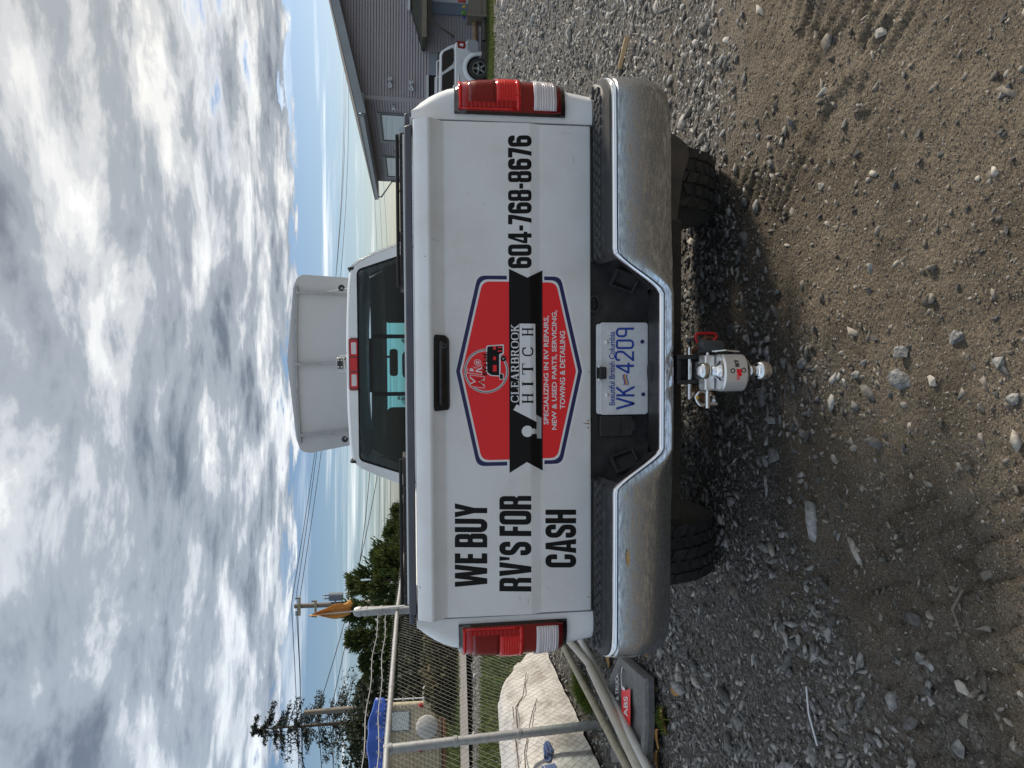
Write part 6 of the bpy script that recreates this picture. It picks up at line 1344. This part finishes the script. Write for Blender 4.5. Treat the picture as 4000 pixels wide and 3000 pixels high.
# windscreen, hood, interior
obj('windscreen', MB().grid([[(x*(.60+.20*t), CYR+1.50+.66*t-.10*(x*x-1), 1.77-.44*t) for x in np.linspace(-1, 1, 9)] for t in np.linspace(0, 1, 4)]), M_windscreen, truck, smooth=60)
obj('sun_band', MB().grid([[(x*(.60+.20*t), CYR+1.48+.66*t-.10*(x*x-1), 1.775-.44*t) for x in np.linspace(-1, 1, 9)] for t in np.linspace(-.02, .26, 3)]), M_interior, truck, smooth=60, solid=.01)
obj('headliner', MB().grid([[(x, y, 1.825-.08*(x/.62)**4) for x in np.linspace(-.62, .62, 9)] for y in (CYR+.03, CYR+1.45)]), M_interior, truck, smooth=60, solid=.01)
obj('hood', MB().grid([[(x, y, z-.10*(x/.93)**4) for x in np.linspace(-.93, .93, 11)] for y, z in ((CYR+2.1, 1.32), (CYR+2.4, 1.33), (CYR+3.2, 1.28), (CYR+3.45, 1.18))]), M_white, truck, smooth=50, solid=.02)
for sgn in (1, -1):
    P = []
    for y in list(np.linspace(CYR+2.3, 6.74, 3))+list(np.linspace(6.78, 7.72, 13))+list(np.linspace(7.78, CYR+3.5, 4)):
        d_ = abs(y-7.25); zm = max(.56, .42+math.sqrt(max(0, .47**2-d_**2))) if d_ < .47 else .56; P.append([(sgn*(.955-.05*(t**6)), y, zm+(1.22-zm)*t) for t in np.linspace(0, 1, 8)])
    obj('front_fender', MB().grid(P), M_white, truck, smooth=50, solid=.01*(-sgn))
obj('grille', MB().box(-.92, CYR+3.42, .58, .92, CYR+3.56, 1.14), M_blackp, truck, bevel=.04)
obj('front_bumper', MB().box(-.96, CYR+3.5, .46, .96, CYR+3.68, .70), M_chrome, truck, bevel=.05)
obj('dashboard', MB().prism([(CYR+1.75, 1.05), (CYR+1.75, 1.30), (CYR+1.95, 1.36), (CYR+2.15, 1.32), (CYR+2.15, 1.05)], lambda a, b: (-.80, a, b), lambda a, b: (.80, a, b)), M_interior, truck, bevel=.03)
obj('cab_floor', MB().box(-.86, CYR+.04, .62, .86, CYR+2.2, .66), M_interior, truck)
obj('inner_trim', MB().box(-.90, CYR+.04, .66, -.86, CYR+2.1, 1.36).box(.86, CYR+.04, .66, .90, CYR+2.1, 1.36), M_interior, truck)
def seat(x, y, w, zt, hw, hz):
    s = obj('seat', MB().box(x-w/2, y, .72, x+w/2, y+.14, zt).box(x-w/2, y+.10, .72, x+w/2, y+.58, .98), M_seat, truck, bevel=.05, seg=3)
    obj('headrest', MB().box(x-hw/2, y+.02, zt-.02, x+hw/2, y+.12, zt+hz), M_seat, s, bevel=.04, seg=3)
seat(.50, CYR+1.02, .52, 1.44, .34, .22); seat(-.52, CYR+1.02, .52, 1.44, .34, .20); seat(0, CYR+.16, 1.40, 1.40, .20, .11)
obj('pillar_trim', MB().grid([[(.60, CYR+1.05, 1.36), (.84, CYR+1.05, 1.36)], [(.58, CYR+1.05, 1.60), (.77, CYR+1.05, 1.60)], [(.50, CYR+1.05, 1.80), (.66, CYR+1.05, 1.80)]]).grid([[(-.60, CYR+1.05, 1.36), (-.84, CYR+1.05, 1.36)], [(-.58, CYR+1.05, 1.60), (-.77, CYR+1.05, 1.60)], [(-.50, CYR+1.05, 1.80), (-.66, CYR+1.05, 1.80)]]), M_interior, truck, solid=.02)
m0 = at(1538, 1416, CYR+1.55)
mr_ = obj('rear_view_mirror', MB().prism(rrect(m0.x-.118, m0.z-.036, m0.x+.118, m0.z+.036, .03), lambda a, b: (a, CYR+1.54, b), lambda a, b: (a, CYR+1.58, b)), M_interior, truck, bevel=.01)
obj('mirror_stem', MB().tube([(m0.x+.05, CYR+1.57, m0.z+.03), (m0.x+.05, CYR+1.56, m0.z+.12)], .010, 8), M_interior, mr_)

# ================================================================== ROOF SIGN
SY = 6.15
def SG(x, y, Y=SY): p = at(1050+.5122*x, 1000+.5122*y, Y); return (p.x, p.z)
zroof = 1.885
M_sign = mat('sign_panel_back', (.50, .505, .51), .5, var=(.47, .475, .48), vscale=3)
sg = [SG(640, 1440), SG(320, 1502), SG(245, 1490), SG(212, 1400), SG(140, 800), SG(185, 250), SG(215, 160), SG(265, 142), SG(640, 168)]
sg = [(x, max(z, zroof+.015)) for x, z in sg]
sg = fillet([(x, z, (0, .07, .07, .02, .05, .02, .07, .07, 0)[i]) for i, (x, z) in enumerate(sg)])
sign = thing('roof_sign', 'back of a large white sign panel standing on the truck roof', 'sign', (0, SY, zroof))
obj('panel', MB().prism(sg, lambda a, b: (a, SY, b), lambda a, b: (a, SY+.012, b)), M_sign, sign)
def bar(name, a, b, w, parent=sign, d_=.02):
    a, b = Vector(a), Vector(b); t = (b-a).normalized(); n = Vector((0, -1, 0)); s = t.cross(n)
    vs_ = [p+s*u_+n*v_ for p in (a, b) for u_, v_ in ((-w, 0), (w, 0), (w, d_), (-w, d_))]
    return obj(name, MB().add(vs_, [(0, 3, 2, 1), (4, 5, 6, 7), (0, 1, 5, 4), (1, 2, 6, 5), (2, 3, 7, 6), (3, 0, 4, 7)]), M_galv, parent, bevel=.002)
def S3(x, y, dy=.003): a, b = SG(x, y); return (a, SY-dy, b)
bar('crossbar', S3(212, 226), S3(206, 640), .011); bar('crossbar', S3(206, 641), S3(216, 1050), .011); bar('crossbar', S3(216, 1051), S3(240, 1424), .011)
for (a, b), (c, d) in (((215, 285), (600, 300)), ((208, 826), (600, 812)), ((245, 1366), (640, 1318))):
    v0 = S3(a, b, .024); v1 = S3(c, d, .024); v1 = (v1[0], SY-.024, max(v1[2], zroof+.004)); bar('upright', v0, v1, .010)
for (a, b), (c, d) in (((450, 282), (600, 272)), ((470, 1352), (640, 1356))):
    v0 = Vector(S3(a, b, .046)); v1 = Vector(S3(c, d, .046)); v1 = Vector((v1.x, SY-.35, zroof-.008)); bar('strut', v0, v1, .006)
for a, b in ((565, 265), (590, 1372)):
    k0 = S3(a, b, .05); kb = obj('clamp_knob', MB().lathe([(.008, 0), (.010, .03), (.026, .034), (.026, .05), (.010, .054)], 10, Matrix.Translation((k0[0], SY-.20, max(k0[2]-.01, zroof+.03))) @ Matrix.Rotation(R(90), 4, 'X')), M_blackp, sign, smooth=40)
for a, b in ((598, 300), (636, 1318)): k0 = S3(a, b); obj('foot', MB().lathe([(.035, 0), (.032, .02), (.012, .03)], 12, Matrix.Translation((k0[0], SY-.03, zroof-.008))), M_blackp, sign, smooth=40)

# ================================================================== BALL MOUNT
def H3(x, y, Y): return at(2500+.2712*x, 1200+.2712*y, Y)
HYb = 2.19
mount = thing('ball_mount', 'polished aluminium ball mount with two hitch balls under the bumper', 'ball mount', (rx, HYb, .40))
u0 = H3(910, 920, HYb); bx = u0.x
r1 = .0262
cylc = H3(1215, 905, HYb-.01); zt_ = H3(1225, 905, HYb-.045).z; zb_ = H3(1575, 905, HYb-.045).z; hw = .0575
arcp = [(bx-.006+hw*math.cos(a), HYb-hw*.8*math.sin(a)) for a in np.linspace(0, math.pi, 17)]
body = [(bx-.006-hw, HYb+.055)]+[(bx-.006+hw, HYb+.055)]+arcp
obj('block', MB().prism(body, lambda a, b: (a, b, zb_), lambda a, b: (a, b, zt_)), M_alu, mount, bevel=.006, smooth=None)
obj('shank', MB().box(bx-.030, HYb+.04, zt_-.03, bx+.030, T+.05, zt_+.030), M_alu, mount, bevel=.005)
obj('riser', MB().box(bx-.006-hw+.002, HYb+.022, zt_+.003, bx-.006+hw-.002, HYb+.075, zt_+.036), M_alu, mount, bevel=.005)
def ball(name, z, r_, down):
    sgn = -1 if down else 1; prof = []
    zb0 = (zt_ if not down else zb_); L = abs(z-zb0)
    prof = [(r_*1.22, 0), (r_*1.20, .004), (r_*.95, .008), (r_*.70, .016), (r_*.58, L*.5-r_*.2), (r_*.50, L-r_*.86)]
    a0 = math.asin(.50); prof += [(r_*math.sin(a), L-r_*math.cos(a)) for a in np.linspace(a0, math.pi-.25, 14)]+[(r_*.22, L+r_*.965), (0, L+r_*.965)]
    Mx = Matrix.Translation((bx, HYb-.008, zb0+sgn*.001)) @ (Matrix.Rotation(math.pi, 4, 'X') if down else Matrix())
    return obj(name, MB().lathe(prof, 28, Mx), M_chromeb, mount, smooth=50)
ball('hitch_ball', u0.z, r1, False); ball('hitch_ball', H3(1740, 890, HYb).z, .0305, True)
blk_y = lambda x: HYb-hw*.8*math.sqrt(max(0, 1-((x-bx+.006)/hw)**2))
for nm, tx, m_, x0_, x1_, y0_, y1_, o_ in (('maker_text', 'ALUMA', M_black, 1375, 1440, 755, 860, .0008), ('maker_text', 'TOW', M_redv, 1390, 1440, 960, 1056, .0008)):
    V, F = fit(fonttext(tx, .03, .2), 0, 0, 1, 1); mb = MB(); pts = []
    for a, b in V:
        p = H3(x0_+(x1_-x0_)*b, y0_+(y1_-y0_)*a, HYb-.045); pts.append((p.x, blk_y(p.x)-o_, p.z))
    mb.add(pts, F); obj(nm, mb, m_, mount)
pts = [(p.x, blk_y(p.x)-.0006, p.z) for p in (H3(x, y, HYb-.045) for x, y in ((1390, 890), (1465, 890), (1465, 985), (1425, 1000), (1392, 940)))]
mb = MB(); mb.add(pts, [tuple(range(5))]); obj('maker_emblem', mb, M_redv, mount)
for x, y in ((1335, 915), (1492, 908)):
    p = H3(x, y, HYb-.045); Mx = Matrix.Translation((p.x, blk_y(p.x)-.0005, p.z)) @ Matrix.Rotation(R(90), 4, 'X')
    obj('hole_ring', MB().lathe([(.0075, 0), (.0075, .0012), (.0055, .0012), (.0052, 0)], 16, Mx, ring=True), M_black, mount)
# pins through receiver and mount
pz = H3(700, 900, T-.11).z
obj('receiver_pin', MB().tube([(bx-.092, T-.115, pz), (bx+.075, T-.115, pz)], .0085, 12), M_chromeb, mount, smooth=50)
pz2 = H3(1030, 900, HYb+.05).z
obj('lock_pin', MB().tube([(bx-.118, HYb+.045, zt_+.018), (bx-.066, HYb+.045, zt_+.018)], .0085, 10).tube([(bx-.0665, HYb+.045, zt_+.018), (bx+.078, HYb+.045, zt_+.018)], .0060, 10), M_chromeb, mount, smooth=50)
obj('rubber_lock', MB().tube([(bx+.072, HYb+.045, zt_-.030), (bx+.075, HYb+.045, zt_-.026), (bx+.078, HYb+.045, zt_+.040), (bx+.075, HYb+.045, zt_+.044)], [.014, .020, .021, .013], 14), mat('grey_rubber', (.05, .055, .06), .6), mount, smooth=50)
obj('pin_clip', MB().tube([(bx+.060, HYb+.030, zt_+.01), (bx+.064, HYb+.02, zt_-.03), (bx+.060, HYb+.02, zt_-.075)], .0028, 6), M_chromeb, mount)
# carabiner and shackle hanging from the chain loops
def curve_pts(P, n=5):
    P = [Vector(p) for p in P]; out = []
    for i in range(len(P)-1):
        p0, p1, p2, p3 = P[max(i-1, 0)], P[i], P[i+1], P[min(i+2, len(P)-1)]
        for k in range(n):
            t = k/n; out.append(.5*((2*p1)+(p2-p0)*t+(2*p0-5*p1+4*p2-p3)*t*t+(3*p1-p0-3*p2+p3)*t**3))
    return out+[P[-1]]
CYb = T-.125
ca = [H3(x, y, CYb) for x, y in ((1040, 495), (1095, 440), (1085, 392), (1030, 378), (880, 378), (815, 392), (800, 430), (825, 500), (862, 532))]
cb_ = thing('carabiner', 'red snap carabiner hanging right of the ball mount', 'carabiner', ca[4])
obj('hook', MB().tube(curve_pts(ca), .0052, 8), mat('red_anodised', (.50, .02, .025), .3, .4), cb_, smooth=50)
g0, g1 = H3(1038, 498, CYb), H3(880, 530, CYb); obj('gate', MB().tube([g0, g1], .0042, 8), M_alu, cb_, smooth=50)
sh = [H3(x, y, CYb) for x, y in ((1020, 1255), (950, 1220), (870, 1215), (820, 1265), (805, 1315), (845, 1385), (920, 1412), (1000, 1395), (1090, 1392), (1105, 1385))]
shk = thing('shackle', 'bent galvanised shackle hook hanging left of the ball mount', 'shackle', sh[4])
obj('bow', MB().tube(curve_pts(sh), .0068, 10), M_chromeb, shk, smooth=50)
t0, t1 = H3(812, 1280, CYb), H3(820, 1322, CYb); obj('load_tag', MB().tube([t0, t1], .0080, 10), mat('yellow_tag', (.70, .38, .02), .5), shk, smooth=50)
a0, a1 = H3(1055, 1290, CYb+.02), H3(1060, 1350, CYb); obj('pin', MB().tube([a0, a1], .0062, 10), M_alu, shk, smooth=50)

for o in (truck, sign, mount, cb_, shk, COL.objects[leaf_on_bumper]):
    o.matrix_basis = LEAN @ o.matrix_basis
